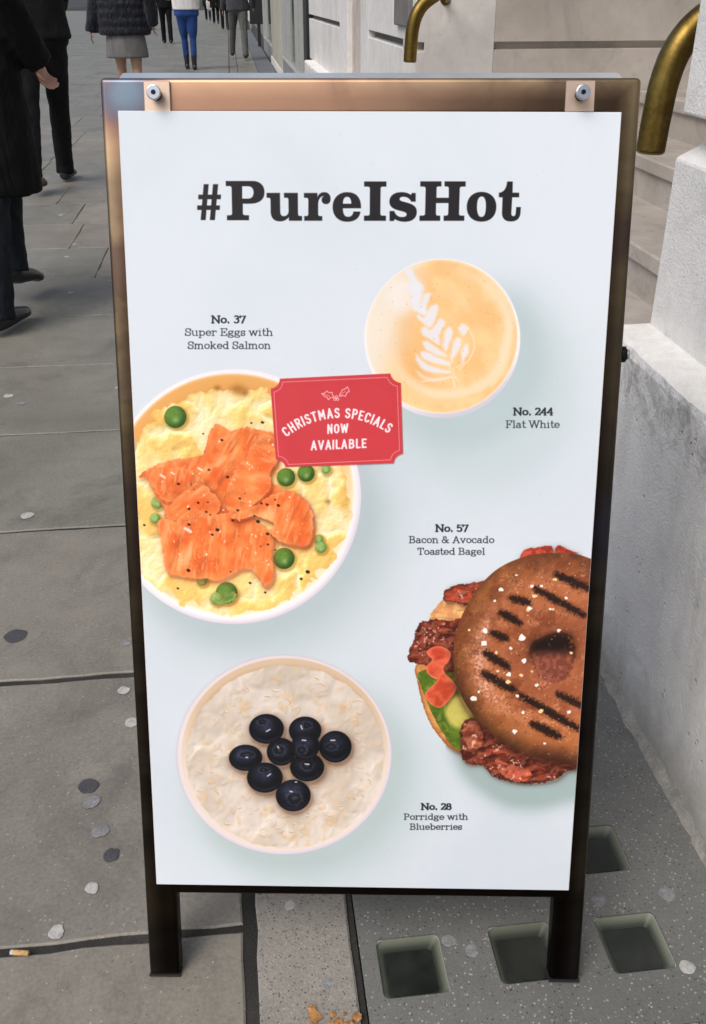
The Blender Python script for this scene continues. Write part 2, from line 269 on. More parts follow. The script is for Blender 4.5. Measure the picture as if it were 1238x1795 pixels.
def eggs_bowl():
    cx,cy=411,870
    w,X,Y=bowl(cx,cy,222,223,C(236,234,242),C(158,178,184))
    di=ell(X,Y,409,866,212,212)
    n=fbm(X/40,Y/40,4)
    wall=mix(C(226,170,98),C(250,226,190),sst(-60,190,(Y-cy)+(X-cx)*.7));wall=mix(wall,C(196,128,62),sst(-40,-6,di)*0+np.exp(-np.abs(di+32)/9)*sst(60,-120,Y-cy)*.55)
    put(w,wall,cov(di)*1.)
    put(w,C(255,250,246),np.exp(-np.abs(di+1)/1.6)*.6)
    # scrambled eggs
    df=ell(X,Y,409,875,203,197)+(fbm(X/20,Y/20,4)-.5)*30
    h=np.abs(blob(X,Y,58,2,2)-.5)*1.5+.25;h2=blob(X,Y,24,3,9);h=1-h;h=h*.85+.18*h2;h=h-.06;L=relief(h,12.);L=L+relief(fbm(X/7,Y/7,3),1.6)
    base=mix(C(240,212,132),C(244,230,180),sst(.40,.70,h));base=mix(base,C(248,238,208),sst(.58,.82,h)*.85)
    base=mix(base,C(232,180,92),sst(.46,.32,h)*.5)
    base=np.clip(base*(1+.36*np.clip(L,-.5,.3)[...,None]),0,1)
    base=mix(base,C(255,252,236),sst(.2,.45,L)*.5)
    base=mix(base,C(222,160,70),np.exp(-np.clip(-df,0,None)/6)*.5*sst(120,-60,Y-cy))
    put(w,base,cov(df/1.6))
    g=(220,630,2.814)
    for p,r in [((555,150),14),((590,165),9),((455,140),7),((1000,700),6),((720,540),8)]:
        q=cr([p],*g)[0];ww=win(q[0]-30,q[1]-30,q[0]+30,q[1]+30);put(ww,C(150,92,36),np.exp(-((GX[ww]-q[0])**2+(GY[ww]-q[1])**2*1.8)/(2*(r/1.6)**2))*.7)
    for x,y,r in [(248,283,19.4),(793,580,16),(892,560,15),(783,980,18.5),(500,1150,19)]:
        q=cr([(x,y)],*g)[0];pea(q[0],q[1],r)
    for x,y,r in [(160,705,11),(148,782,9),(955,885,8),(965,925,10),(380,1090,9),(450,1178,11),(990,540,8)]:
        q=cr([(x,y)],*g)[0];pea(q[0],q[1],r,C(150,185,110),C(90,130,60))
    for poly in [[(440,1165),(470,1185),(540,1140),(545,1180),(490,1205),(450,1200)]]:
        petal(cr(poly,*g),C(110,160,60),C(60,120,30),C(190,215,150),1.,.3,3,.2)
    O0,O1,O2=C(240,132,68),C(232,108,50),C(242,166,112)
    P=[([(72,575),(130,530),(250,492),(370,475),(400,430),(410,380),(450,315),(520,352),(590,332),(650,345),(735,370),(748,500),(700,540),(715,600),(770,640),(740,680),(600,740),(520,770),(430,790),(240,780),(185,720),(150,660),(110,590)],.5,.16,1,.3),
       ([(150,540),(260,530),(350,560),(420,640),(430,700),(330,690),(200,700),(150,650),(115,590)],.2,.2,4,.3),
       ([(195,745),(300,645),(370,610),(430,650),(470,720),(420,775),(280,798),(215,785)],.9,.25,5,.5),
       ([(600,470),(640,400),(700,365),(745,400),(750,500),(715,560),(716,640),(650,700),(570,770),(520,768),(495,700),(510,610),(560,520)],1.9,.14,6,.5),
       ([(165,790),(260,795),(400,775),(500,755),(600,765),(690,830),(730,890),(722,960),(732,1070),(690,1118),(640,1050),(580,1030),(500,1075),(430,1085),(260,1065),(205,1040),(180,900)],.12,.22,7,.5),
       ([(520,768),(650,712),(760,650),(840,655),(905,715),(928,800),(910,905),(850,918),(760,895),(715,850),(730,805),(640,770),(560,790)],.35,.2,8,.6)]
    for k,(pp,ang,fr,sd,sh) in enumerate(P):
        petal(cr(pp,*g),O0*(.94 if k in(1,2) else 1),O1,O2,ang,fr,sd,sh)
    for k,n_ in ((0,14),(2,5),(3,8),(4,20),(5,8)):
        q=np.array(cr(P[k][0],*g));gleams(n_,(*q.min(0),*q.max(0)),q,k+20)
    q=cr([(185,575),(310,840),(370,540),(235,560)],*g)
    for (x,y),r in zip(q,(3.5,4.5,3,2.5)): strokes([(x-r,y-r*.6,x+r,y+r*.6,r*.6)],C(255,236,230),.75)
    pep=[(477,396,2.4),(413,543,2),(263,612,2.6),(505,578,2.6),(327,614,1.2),(565,684,2),(555,742,2.2),(740,690,1.6),(755,718,2.6),(700,714,2.4),(360,705,2.2),(408,703,1.5),(315,735,2.3),(400,750,2),(420,765,1.4),
         (455,838,3.2),(430,862,2.2),(315,812,2.6),(530,792,2.2),(655,797,3.2),(637,770,1.8),(702,858,2.8),(704,910,2),(668,920,1.2),(740,938,1.6),(312,1038,3.2),(520,1045,1.4),(616,1100,2.2),(690,1147,2),(622,312,1.8),(677,309,2.6),
         (900,1045,3.4),(868,1080,2.4),(95,815,2),(260,1127,2),(672,708,2),(590,660,1),(340,640,1),(385,365,1.6)]
    dots([(x/2.814+220,y/2.814+630,r) for x,y,r in pep],C(34,22,14),.92)
    q=np.random.RandomState(3)
    dots([(q.uniform(290,545),q.uniform(770,960),q.uniform(.4,.9)) for _ in range(60)],C(90,60,30),.5)

def coffee():
    cx,cy,rx,ry=775.5,593,136.5,139.5
    w=win(cx-260,cy-260,cx+360,cy+400);X,Y=GX[w],GY[w]
    for dx,dy,s,a in ((28,34,24,.45),(60,85,48,.36)):
        d=ell(X,Y,cx+dx,cy+dy,rx*.93,ry*.93);put(w,C(160,184,188),np.exp(-np.clip(d,0,None)**2/(2*s*s))*a*.95*sst(-100,120,(X-cx)+(Y-cy)))
    d=ell(X,Y,cx,cy,rx,ry);put(w,mix(C(238,235,240),C(190,190,208),sst(60,150,(X-cx)*.4+(Y-cy))*.8),cov(d))
    dc=ell(X,Y,cx-1,cy-4,rx-4,ry-5)
    n=fbm(X/46,Y/46,4);base=mix(C(238,192,132),C(247,210,156),sst(.3,.75,n))
    r=np.hypot(X-cx,(Y-cy));th=np.arctan2(Y-cy,X-cx)
    sw=np.sin((r*.105+th*1.3)+3*fbm(X/60,Y/60,3));base=mix(base,C(234,222,196),sst(.55,1.,sw)*.55*sst(55,110,r))
    ring=np.exp(-((r-108+14*np.sin(th-.6)+8*(n-.5))/9)**2)*sst(-.9,.4,np.cos(th-.75));base=mix(base,C(236,220,188),ring*.85)
    base=mix(base,C(226,170,104),np.exp(-((r-72)/22)**2)*.5*sst(.2,-.8,np.cos(th)))
    foam=sst(-40,-118,(X-cx)+(Y-cy)*.25+26*(n-.5));base=mix(base,C(232,226,214),foam*.95)
    foam2=sst(20,-10,np.hypot(X-712,Y-520)-34+16*n);base=mix(base,C(236,236,240),foam2*.6)
    put(w,base,cov(dc));put(w,C(246,240,232),np.exp(-np.abs(dc)/1.2)*.6)
    Wt=C(226,230,242);g=(640,450,5.627)
    leaf=[[(400,140),(470,120),(510,230),(575,290),(560,380),(540,460),(600,520),(590,580),(480,520),(455,440),(470,380),(420,340),(425,270),(450,240)],
      [(560,430),(590,370),(640,360),(645,400),(610,470),(585,560),(545,500)],[(620,520),(660,470),(715,475),(720,520),(690,620),(640,700),(520,610),(520,570),(590,590)],
      [(545,710),(590,690),(650,720),(700,660),(740,610),(790,640),(770,700),(740,770),(735,870),(640,810),(570,770)],
      [(770,830),(790,740),(825,695),(860,720),(850,800),(820,880),(795,930),(765,880)],[(850,920),(880,820),(920,795),(945,830),(925,920),(880,990),(850,1040)],
      [(945,990),(965,900),(1005,855),(1025,900),(1000,980),(955,1045)],[(925,690),(960,660),(1010,690),(1000,740),(965,775),(930,730)],
      [(570,840),(610,830),(700,890),(790,960),(800,985),(700,960),(600,910)],[(550,930),(640,950),(740,1000),(830,1040),(820,1070),(700,1050),(600,1020),(560,990)],
      [(500,955),(550,1010),(640,1070),(760,1110),(840,1130),(830,1150),(700,1145),(590,1120),(520,1050)],[(510,1120),(600,1180),(720,1200),(840,1180),(850,1195),(720,1235),(600,1215),(530,1170)]]
    lw=win(700,465,850,700);LX,LY=GX[lw],GY[lw];jx=(fbm(LX/6,LY/6,3)-.5)*5
    for i,p in enumerate(leaf):
        sd=sdpoly(LX+jx,LY+jx*.5,smooth(cr(p,*g),4));put(lw,Wt,np.clip(.5-sd/5.,0,1)*(.88 if i<11 else .55))
    for ax,ay,bx,by in [(560,1230,840,1190),(870,1100,890,1280),(830,1060,880,1290),(900,1090,980,1040),(1010,690,1070,800),(1070,800,1080,900),(1080,900,1030,1010),(890,1180,920,1230),(1030,1010,930,1110)]:
        (a,b),(c,d_)=cr([(ax,ay),(bx,by)],*g);strokes([(a,b,c,d_,1.4)],C(240,228,208),.55)
    q=np.random.RandomState(11)
    dots([(cx+rr*cos(t),cy+rr*sin(t),q.uniform(.4,1.0)) for rr,t in [(135*sqrt(q.rand())*.95,q.uniform(0,6.28)) for _ in range(90)]],C(176,120,66),.55)

def porridge():
    cx,cy=498.5,1322
    w,X,Y=bowl(cx,cy,188.5,175,C(212,208,216),C(150,174,177))
    put(w,C(170,168,190),np.exp(-np.abs(ell(X,Y,cx,cy,188,174.5))/1.1)*.5)
    di=ell(X,Y,500,1321,181,168);wall=mix(C(200,182,160),C(214,206,200),sst(-120,60,Y-cy));put(w,wall,cov(di))
    put(w,C(168,136,98),np.exp(-np.abs(ell(X,Y,501,1326,172,158))/4)*.55*sst(40,-110,Y-cy))
    df=ell(X,Y,501,1326,173,160)+(fbm(X/12,Y/12,3)-.5)*6
    h=blob(X,Y,44,3,30)+.22*blob(X,Y,16,2,31);L=relief(h,11.)
    base=mix(C(190,182,172),C(206,201,197),sst(.45,.85,h));m=fbm(X/10+5,Y/14,4)
    base=mix(base,C(206,176,134),sst(.62,.74,m)*.45);base=np.clip(base*(1+.26*np.clip(L,-.6,.4)[...,None]),0,1)
    base=mix(base,C(178,148,112),sst(-.2,-.5,L)*.5);base=mix(base,C(236,230,226),sst(.2,.4,L)*.5)
    put(w,base,cov(df/1.5))
    q=np.random.RandomState(5)
    for _ in range(95):       # oat flakes
        t=q.uniform(0,6.28);rr=sqrt(q.rand())*150;x,y=501+rr*cos(t)*1.03,1327+rr*sin(t)*.95;a=q.uniform(0,6.28);s=q.uniform(4,9)
        pts=[(x+s*cos(k)*cos(a)-.55*s*sin(k)*sin(a)*q.uniform(.7,1.2),y+s*cos(k)*sin(a)+.55*s*sin(k)*cos(a)*q.uniform(.7,1.2)) for k in np.arange(0,6.28,.9)]
        ww=win(x-14,y-14,x+14,y+14);XX,YY=GX[ww],GY[ww];sd=sdpoly(XX,YY,smooth(pts,3))
        c=C(214,188,148) if q.rand()<.2 else C(210,203,194)
        put(ww,C(158,128,94),np.clip(.5-sdpoly(XX-1,YY-1.8,smooth(pts,3))/2.4,0,1)*.28);put(ww,c*(.92+.16*fbm(XX/3,YY/3,2))[...,None],np.clip(.5-sd/3.,0,1)*.55)
    for _ in range(85):       # ochre creases round the flakes
        t=q.uniform(0,6.28);rr=sqrt(q.rand())*158;x,y=501+rr*cos(t)*1.03,1327+rr*sin(t)*.95;s=q.uniform(4,11);a0=q.uniform(0,6.28);da=q.uniform(.8,2.2)
        P=[(x+s*cos(a0+da*k/5),y+.6*s*sin(a0+da*k/5)) for k in range(6)]
        strokes([(*P[k],*P[k+1],.5+.7*sin(pi*(k+.5)/5)) for k in range(5)],C(176,138,92),q.uniform(.25,.6))
        strokes([(P[k][0]+.8,P[k][1]-1.8,P[k+1][0]+.8,P[k+1][1]-1.8,.7) for k in range(1,4)],C(240,236,232),q.uniform(.2,.5))
    B=[(585,538,72,70,-10,-8),(511,422,88,75,-18,-35),(706,430,82,70,10,-25),(406,568,84,66,5,-15),(716,615,86,72,0,-8),(503,668,90,76,-5,-38),(646,758,88,80,5,15),(858,512,82,80,-22,0),(707,510,72,68,-18,18)]
    for i,(x,y,a,b,hx,hy) in enumerate(B):
        x,y=x/2.879+290,y/2.879+1130;a/=2.879;b/=2.879;ww=win(x-a-14,y-b-14,x+a+16,y+b+18);XX,YY=GX[ww],GY[ww]
        sh_=np.exp(-np.clip(ell(XX,YY,x+3,y+5,a,b),0,None)/5)*.6;IMG[ww]=IMG[ww]*(1-sh_[...,None]*(1-C(120,88,70)))
        d=np.hypot((XX-x)/a,(YY-y)/b);l=np.clip(1-np.hypot((XX-x)/a+.1,(YY-y)/b+.25)/1.15,0,1)
        col=mix(C(9,11,18),C(40,46,66) if i%3 else C(50,58,84),sst(.15,.9,l)*(.3+1.*fbm(XX/7+i*3,YY/7,4)));col=mix(col,C(66,74,100),np.exp(-((d-.82)/.09)**2)*sst(.1,.9,(YY-y)/b)*.35)
        ux,uy=hx/2.879,hy/2.879;cs=(.42,.34,.3,.46,.38,.3,.44,.4,.36)[i];k=np.hypot((XX-x-ux)/(a*cs),(YY-y-uy)/(b*cs*(.6 if i%2 else .9)))+(fbm(XX/3,YY/3+i,3)-.5)*.7
        col=mix(col,C(16,18,26),sst(1.1,.7,k)*.8);col=mix(col,C(70,78,100),np.exp(-((k-1)/.16)**2)*.55*(.4+fbm(XX/2,YY/2+i,2)));col=mix(col,C(84,90,108),sst(.5,.1,k)*fbm(XX/1.6,YY/1.6,2)*.9)
        put(ww,col,cov((d-1)*min(a,b)))
    for x,y,l,a_ in [(520,430,9,-.5),(688,415,8,1.2),(412,566,4,0),(570,515,4,1),(524,655,8,-.6),(715,600,9,0.1),(636,738,5,.3),(846,480,9,.0),(700,480,8,.1),(660,690,3,0)]:
        x,y=x/2.879+290,y/2.879+1130;strokes([(x-l*.4*cos(a_),y-l*.4*sin(a_),x+l*.4*cos(a_),y+l*.4*sin(a_),1.1)],C(214,222,236),.8)

def bagel():
    g=(690,890,3.043)
    w=win(560,900,1060,1560);X,Y=GX[w],GY[w]
    sd=sdpoly(X-14,Y-26,smooth(cr([(330,1250),(520,1440),(700,1480),(900,1440),(1100,1380),(1100,700),(700,500),(400,900)],*g),4))
    put(w,C(122,150,150),np.exp(-np.clip(sd,0,None)**2/(2*15**2))*.62)
    # lower bun and avocado
    def base(pts,c0,c1,seed,k=.3,sc=10,j=3.,edge=None):
        p=smooth(cr(pts,*g),4);ww=win(p[:,0].min()-6,p[:,1].min()-6,p[:,0].max()+6,p[:,1].max()+6);XX,YY=GX[ww],GY[ww]
        sd=sdpoly(XX+(fbm(XX/5+seed,YY/5,3)-.5)*j,YY+(fbm(XX/5,YY/5+seed,3)-.5)*j,p)
        put(ww,C(50,20,10),np.exp(-np.clip(sdpoly(XX-2,YY-3,p),0,None)/3)*.35*(sd>-1)*(XX>cr([(340,0)],*g)[0][0]-20))
        n=fbm(XX/sc+seed,YY/sc,4);h=blob((XX+YY*.4)*.6,(YY-XX*.3)*1.4,sc*2.6,3,seed,1.5);L=relief(h,9.)
        col=np.clip(mix(c0,c1,sst(.32,.68,n))*(1+k*2.2*np.clip(L,-.4,.4))[...,None],0,1)
        if j>=5: col=mix(col,C(206,134,110),sst(.5,.8,.5+.5*np.sin((XX*.35+YY*.9)*.35+6*fbm(XX/14+seed,YY/14,2)))*.42*sst(.35,.6,n))
        if j>=5: gsp=sst(.60,.72,fbm(XX/4+seed,YY/4,3))*sst(.5,.62,fbm(XX/13+seed,YY/13,2));col=mix(col,C(236,196,180),gsp*.75)
        if edge is not None: col=mix(col,edge,np.exp(-np.abs(sd+1.2)/1.8)*.7)
        put(ww,col,cov(sd));return ww,XX,YY,sd
    base([(118,840),(128,930),(160,1060),(210,1170),(290,1270),(360,1306),(420,1280),(420,900),(200,820)],C(206,150,92),C(184,122,66),40,.15,edge=C(120,72,36))
    ww,XX,YY,s=base([(140,870),(150,960),(190,1060),(240,1160),(300,1250),(352,1290),(400,1240),(460,1100),(330,860)],C(92,120,36),C(70,96,26),41,.15,14)
    put(ww,C(214,200,110),np.clip(1-ell(XX,YY,*cr([(350,1085)],*g)[0],20,24)/8,0,1).clip(0,1)*.8*(s<0)*sst(0,-4,s))
    put(ww,C(150,170,90),sst(.55,.75,fbm(XX/7,YY/7,3))*.4*(s<-1))
    # bacon rashers
    BR,DR,FT=C(126,56,40),C(78,32,24),C(186,116,86)
    base([(190,585),(250,500),(330,470),(420,440),(470,440),(420,560),(360,600),(230,598)],C(214,168,112),C(196,140,92),42,.2)
    base([(262,470),(300,420),(400,400),(500,388),(520,430),(440,480),(380,520),(330,500),(280,500)],C(158,66,44),C(104,42,30),43,.4,8,6,C(70,30,20))
    base([(150,605),(230,592),(300,600),(400,590),(380,700),(330,860),(290,870),(230,850),(130,830),(78,800),(110,700),(120,650)],BR,DR,44,.55,7,7,C(74,28,20))
    base([(670,275),(700,222),(760,210),(835,200),(845,245),(720,275)],C(196,84,62),C(150,50,36),45,.3,8,4)
    base([(868,240),(876,198),(930,220),(985,245)],C(180,70,50),C(150,50,36),46,.3,8,4)
    base([(360,1165),(420,1120),(520,1180),(640,1260),(800,1330),(960,1360),(1010,1380),(930,1400),(860,1450),(720,1468),(600,1450),(530,1425),(470,1370),(400,1365),(362,1320)],BR*.95,DR,47,.6,7,8,C(60,24,18))
    base([(365,1190),(420,1130),(470,1190),(470,1260),(420,1300),(390,1260)],FT*.8,BR,48,.4,7,5)
    base([(540,1340),(640,1370),(730,1400),(720,1455),(600,1440)],C(176,84,66),BR,49,.5,6,6)
    base([(175,770),(215,738),(262,740),(302,768),(296,815),(265,850),(272,885),(235,912),(195,895),(172,850),(205,810)],C(206,92,64),C(186,66,44),50,.25,14,2,C(228,130,100))
    base([(165,1000),(225,930),(262,880),(325,930),(330,975),(245,1066)],C(204,92,62),C(180,66,42),51,.2,14,2,C(224,126,96))
    # toasted bagel
    cxx,cyy=cr([(905,803)],*g)[0];rx,ry=585/3.043,563/3.043
    p=smooth(cr([(320,800),(340,640),(420,470),(540,335),(690,262),(860,238),(1030,262),(1250,400),(1400,800),(1250,1250),(1030,1368),(860,1350),(700,1310),(560,1235),(430,1110),(345,960)],*g),5)
    sd=sdpoly(X,Y,p);put(w,C(40,14,8),np.exp(-np.clip(sdpoly(X+3,Y-6,p),0,None)/5)*.45*(sd>-1)*sst(-20,60,Y-cyy+ (cxx-X)*.3))
    hx,hy=cr([(865,800)],*g)[0]
    r=np.hypot((X-hx),(Y-hy)*1.0);R=np.clip(-sd,0,80)
    n=fbm(X/18,Y/18,4);fine=fbm(X/3.2,Y/3.2,3)
    tor=sst(-4,60,R);col=mix(C(92,52,34),C(176,108,70),tor);col=mix(col,C(150,84,48),sst(.4,.7,n)*.5)
    inner=np.exp(-((r-62)/34)**2);col=mix(col,C(128,68,46),inner*.5)
    col=mix(col,C(168,108,54),np.exp(-((R-14)/16)**2)*.45*sst(60,-60,X-cxx+60))
    gl=np.exp(-((R-44)/13)**2)*sst(30,-90,(X-cxx)+.35*(Y-cyy))*sst(-80,10,Y-cyy+30)*sst(140,30,Y-cyy)
    col=mix(col,C(222,172,152),np.clip(gl*(.62+2.4*(fine-.5)),0,1)*.9);wet=sst(.52,.72,fbm(X/16+3,Y/16,3))*sst(.5,.68,fbm(X/2.2,Y/2.2,2))*sst(4,22,R);col=mix(col,C(226,170,138),wet*.45);dk_=sst(.55,.75,fbm(X/30+9,Y/30,4));col=mix(col,C(104,50,28),dk_*.45)
    L=relief(fbm(X/9,Y/9,3),6.);col=np.clip(col*(1+.16*L+.06*(fine-.5))[...,None],0,1);lo=sst(-10,90,(Y-cyy)*.9-(X-cxx)*.2);col=mix(col,C(184,116,62),np.exp(-((R-34)/20)**2)*sst(40,110,Y-cyy)*.35);col=col*(1-.38*sst(34,0,R)*sst(-30,80,Y-cyy))[...,None]
    for k in range(9):
        pass
    put(w,col,cov(sd))
    # grill marks
    mk=[(870,355,1040,430,17),(760,430,1010,570,15),(630,480,720,505,16),(575,560,670,610,17),(525,665,600,695,15),(490,770,610,850,17),(480,880,640,970,18),(680,1000,980,1175,16),(880,995,1000,1050,14),(740,1150,880,1215,17)]
    for x0,y0,x1,y1,h in mk:
        (a,b),(c,d)=cr([(x0,y0),(x1,y1)],*g);ww=win(min(a,c)-14,min(b,d)-14,max(a,c)+14,max(b,d)+14);XX,YY=GX[ww],GY[ww]
        if XX.size==0: continue
        ex,ey=c-a,d-b;t=np.clip(((XX-a)*ex+(YY-b)*ey)/(ex*ex+ey*ey),0,1);dd=np.hypot(XX-a-t*ex,YY-b-t*ey)-h/3.043*(.75+.35*np.sin(t*3.1))+(fbm(XX/2.6,YY/2.6,3)-.5)*9
        put(ww,C(70,34,22),sst(7,-1,dd)*.5);put(ww,C(30,18,14),sst(3.4,-2.6,dd)*(.72+.4*fbm(XX/2.2,YY/2.2,2)).clip(0,.95))
    # hole
    hp=smooth(cr([(740,720),(790,690),(870,665),(940,680),(965,740),(958,830),(930,900),(850,930),(780,905),(745,840),(725,780)],*g),4)
    ww=win(hx-60,hy-60,hx+60,hy+60);XX,YY=GX[ww],GY[ww];s2=sdpoly(XX+(fbm(XX/6,YY/6,3)-.5)*6,YY,hp);q=fbm(XX/6,YY/6,4)
    c2=mix(C(112,58,46),C(146,84,66),sst(.25,.75,q));c2=mix(c2,C(22,11,8),sst(16,-8,YY-cr([(0,760)],*g)[0][1])*.96);c2=mix(c2,C(64,32,22),sst(-9,-1,s2)*.7*sst(30,-20,YY-hy));c2=mix(c2,C(150,86,30),sst(.5,.7,q)*sst(12,24,XX-hx)*.7)
    put(ww,C(60,30,20),np.exp(-np.clip(s2,0,None)/7)*.8*sst(30,-20,YY-hy));put(ww,c2,cov(s2/4.))
    q=np.random.RandomState(8)
    flakes=[(572,436,5),(750,470,6),(725,535,5),(738,415,4),(790,415,3.5),(860,380,4.5),(682,690,7),(488,655,6),(485,720,7),(695,812,6),(625,748,3.5),(614,886,6),(612,928,5),(680,890,4),(427,1015,6.5),(785,1084,5.5),(645,1190,6),(880,650,4.5),(762,943,4),(935,1088,4.5),(850,540,3.5),(835,538,3),(540,495,3),(402,650,3.2),(548,770,4),(945,770,3.5),(807,1255,3),(715,545,4),(455,980,3),(660,1000,4),(555,870,3),(738,870,3),(690,1090,3.5),(920,480,3.5),(655,358,2.5)]
    for x,y,r in flakes:
        x,y=cr([(x,y)],*g)[0];r/=1.12;m=8;pts=[(x+r*q.uniform(.6,1.3)*cos(k*6.283/m),y+r*q.uniform(.5,1.2)*sin(k*6.283/m)) for k in range(m)]
        fill([np.array(pts)+[.6,.9]],C(110,60,36));fill([pts],C(240,232,232) if q.rand()<.6 else C(232,204,150))
    sp=[]
    for _ in range(520):
        x=q.uniform(330,1060);y=q.uniform(250,1370);sp.append((x,y))
    xs,ys=np.array([cr([s_],*g)[0] for s_ in sp]).T
    ok=sdpoly(xs[None],ys[None],p)[0]<-5
    for (x,y),o in zip(zip(xs,ys),ok):
        if not o: continue
        k=q.rand();r=q.uniform(.4,1.3)*(1 if k<.6 else .8)
        strokes([(x,y,x+q.uniform(-1.5,1.5),y+q.uniform(-1.2,1.2),r*.7)],C(40,22,14) if k<.6 else (C(236,190,130) if k<.85 else C(240,226,220)),.75)

def sticker_outline(inset=0.):
    o=(470,650,5.158)
    c=[(108,70),(1105,22),(1215,748),(158,866)]
    i=inset
    P='M%f %f L%f %f C%f %f %f %f %f %f L%f %f C%f %f %f %f %f %f L%f %f C%f %f %f %f %f %f L%f %f C%f %f %f %f %f %fZ'
    if not i:
        v=(108,70, 1105,22, 1112,68,1150,98,1199,108, 1219,746, 1175,750,1140,785,1135,832, 158,867, 150,830,120,802,72,800, 26,158, 75,152,108,118,108,70)
    else:
        v=(135,100, 1078,56, 1090,100,1125,132,1168,136, 1189,716, 1150,722,1112,760,1107,801, 186,843, 178,808,145,772,96,768, 55,190, 98,182,132,150,135,100)
    return path(P%v,*o)[0]
def sticker():
    o=(470,650,5.158);fill([sticker_outline()],C(198,62,70))
    w=win(474,654,708,818);m=sdpoly(GX[w],GY[w],sticker_outline());put(w,C(206,72,78),cov(m)*fbm(GX[w]/50,GY[w]/50,3)*.5)
    P=sticker_outline(1);strokes([(*a,*b,.42) for a,b in zip(P,P[1:]+P[:1])],C(246,190,196),.9)
    Wh=C(250,232,240)
    def curve(pts): return [(*a,*b,.5) for a,b in zip(cr(pts,*o),cr(pts,*o)[1:])]
    strokes(curve([(485,204),(510,200),(535,180),(550,195),(580,193),(585,215),(600,238),(570,238),(545,258),(538,238),(510,228),(500,212),(485,204)]),Wh)
    strokes(curve([(720,142),(728,165),(735,185),(712,195),(702,226),(675,222),(648,228),(650,205),(665,190),(668,172),(690,165),(720,142)]),Wh)
    strokes(curve([(505,208),(560,228)])+curve([(655,222),(700,180)]),C(240,170,175))
    for x,y in ((621,232),(605,254),(631,254)):
        (x,y)=cr([(x,y)],*o)[0];strokes([(x+2.1*cos(a),y+2.1*sin(a),x+2.1*cos(a+.6),y+2.1*sin(a+.6),.45) for a in np.arange(0,6.2,.6)],Wh)
    text('NOW',573.4,612,758.7,14.6,1.6,1.4,Wh,SANS,-.045,.80);text('AVAILABLE',545,643.5,787.6,14.6,1.6,1.4,Wh,SANS,-.042,.80)
    # arched line
    A,B,Cc=cr([(163,545),(641,377),(1092,512)],*o)
    ax,ay=A;bx,by=B;cx_,cy_=Cc;D=2*(ax*(by-cy_)+bx*(cy_-ay)+cx_*(ay-by))
    ux=((ax*ax+ay*ay)*(by-cy_)+(bx*bx+by*by)*(cy_-ay)+(cx_**2+cy_**2)*(ay-by))/D;uy=((ax*ax+ay*ay)*(cx_-bx)+(bx*bx+by*by)*(ax-cx_)+(cx_**2+cy_**2)*(bx-ax))/D
    R=hypot(ax-ux,ay-uy);t0=atan2(ay-uy,ax-ux);t1=atan2(cy_-uy,cx_-ux);s='CHRISTMAS SPECIALS';G=[glyph(SANS,c) for c in s]
    pos=[];x=0
    for adv,_ in G: pos.append(x+adv/2);x+=adv
    a0,a1=pos[0],pos[-1];cap=15.6;kx=(t1-t0)*R/(a1-a0)
    for (adv,seg),pp in zip(G,pos):
        t=t0+(t1-t0)*(pp-a0)/(a1-a0);cxp,cyp=ux+R*cos(t),uy+R*sin(t);ph=t+pi/2;out=[]
        for a,b,c,d,v in seg:
            q=[]
            for X_,Y_ in ((a,b),(c,d)):
                lx=(X_-adv/2)*kx*.76;ly=-(Y_-.5)*cap;q+=[cxp+lx*cos(ph)-ly*sin(ph),cyp+lx*sin(ph)+ly*cos(ph)]
            out.append((*q,1.35+.3*v))
        if out: strokes(out,Wh)

def paint():
    bg_top=C(221,230,239)
    # colours are traced as photographed, then divided by the fall of light down the board, so the print itself is even
    t=np.clip((GY-195)/1360,0,1)
    fall=np.stack([np.interp(t,[0,.35,.7,1],v) for v in ([221,211,198,190],[229,223,212,205],[240,234,226,222])],-1).astype(np.float32)/255
    IMG[:]=fall
    coffee();eggs_bowl();porridge();bagel();sticker();paint_text()
    q=np.random.RandomState(2)
    for _ in range(26):
        x=q.uniform(230,1070);y=q.uniform(200,1550);strokes([(x,y,x+.5,y,.5)],C(120,130,145),.5)
    lin=lambda c:np.where(c<=.04045,c/12.92,((c+.055)/1.055)**2.4)
    out=lin(np.clip(IMG,0,1))/lin(fall)*lin(bg_top)
    out=np.clip(out,0,1);return np.where(out<=.0031308,out*12.92,1.055*out**(1/2.4)-.055).astype(np.float32)

# ---------------------------------------------------------------- helpers
def tag(o,label=None,cat=None,group=None,kind=None):
    if label: o['label']=label
    if cat: o['category']=cat
    if group: o['group']=group
    if kind: o['kind']=kind
    return o
def empty(name,loc=(0,0,0),rz=0):
    o=bpy.data.objects.new(name,None);COL.objects.link(o);o.location=loc;o.rotation_euler=(0,0,rz);o.empty_display_size=.1;return o
def link(name,me,mat=None,parent=None,loc=None):
    o=bpy.data.objects.new(name,me);COL.objects.link(o)
    if mat is not None and not me.materials: me.materials.append(mat)
    if parent is not None: o.parent=parent
    if loc is not None: o.location=loc
    return o
def bm_obj(name,bm,mat,parent=None,loc=None,smooth=False):
    me=bpy.data.meshes.new(name);bmesh.ops.recalc_face_normals(bm,faces=bm.faces);bm.to_mesh(me);bm.free()
    if smooth:
        for p in me.polygons: p.use_smooth=True
    return link(name,me,mat,parent,loc)
def box(bm,x0,x1,y0,y1,z0,z1):
    v=[bm.verts.new(p) for p in [(x0,y0,z0),(x1,y0,z0),(x1,y1,z0),(x0,y1,z0),(x0,y0,z1),(x1,y0,z1),(x1,y1,z1),(x0,y1,z1)]]
    for f in ((3,2,1,0),(4,5,6,7),(0,1,5,4),(1,2,6,5),(2,3,7,6),(3,0,4,7)): bm.faces.new([v[i] for i in f])
    return v
def bev(o,w,seg=2):
    m=o.modifiers.new('bevel','BEVEL');m.width=w;m.segments=seg;m.limit_method='ANGLE';m.angle_limit=radians(40);m.harden_normals=False;return o
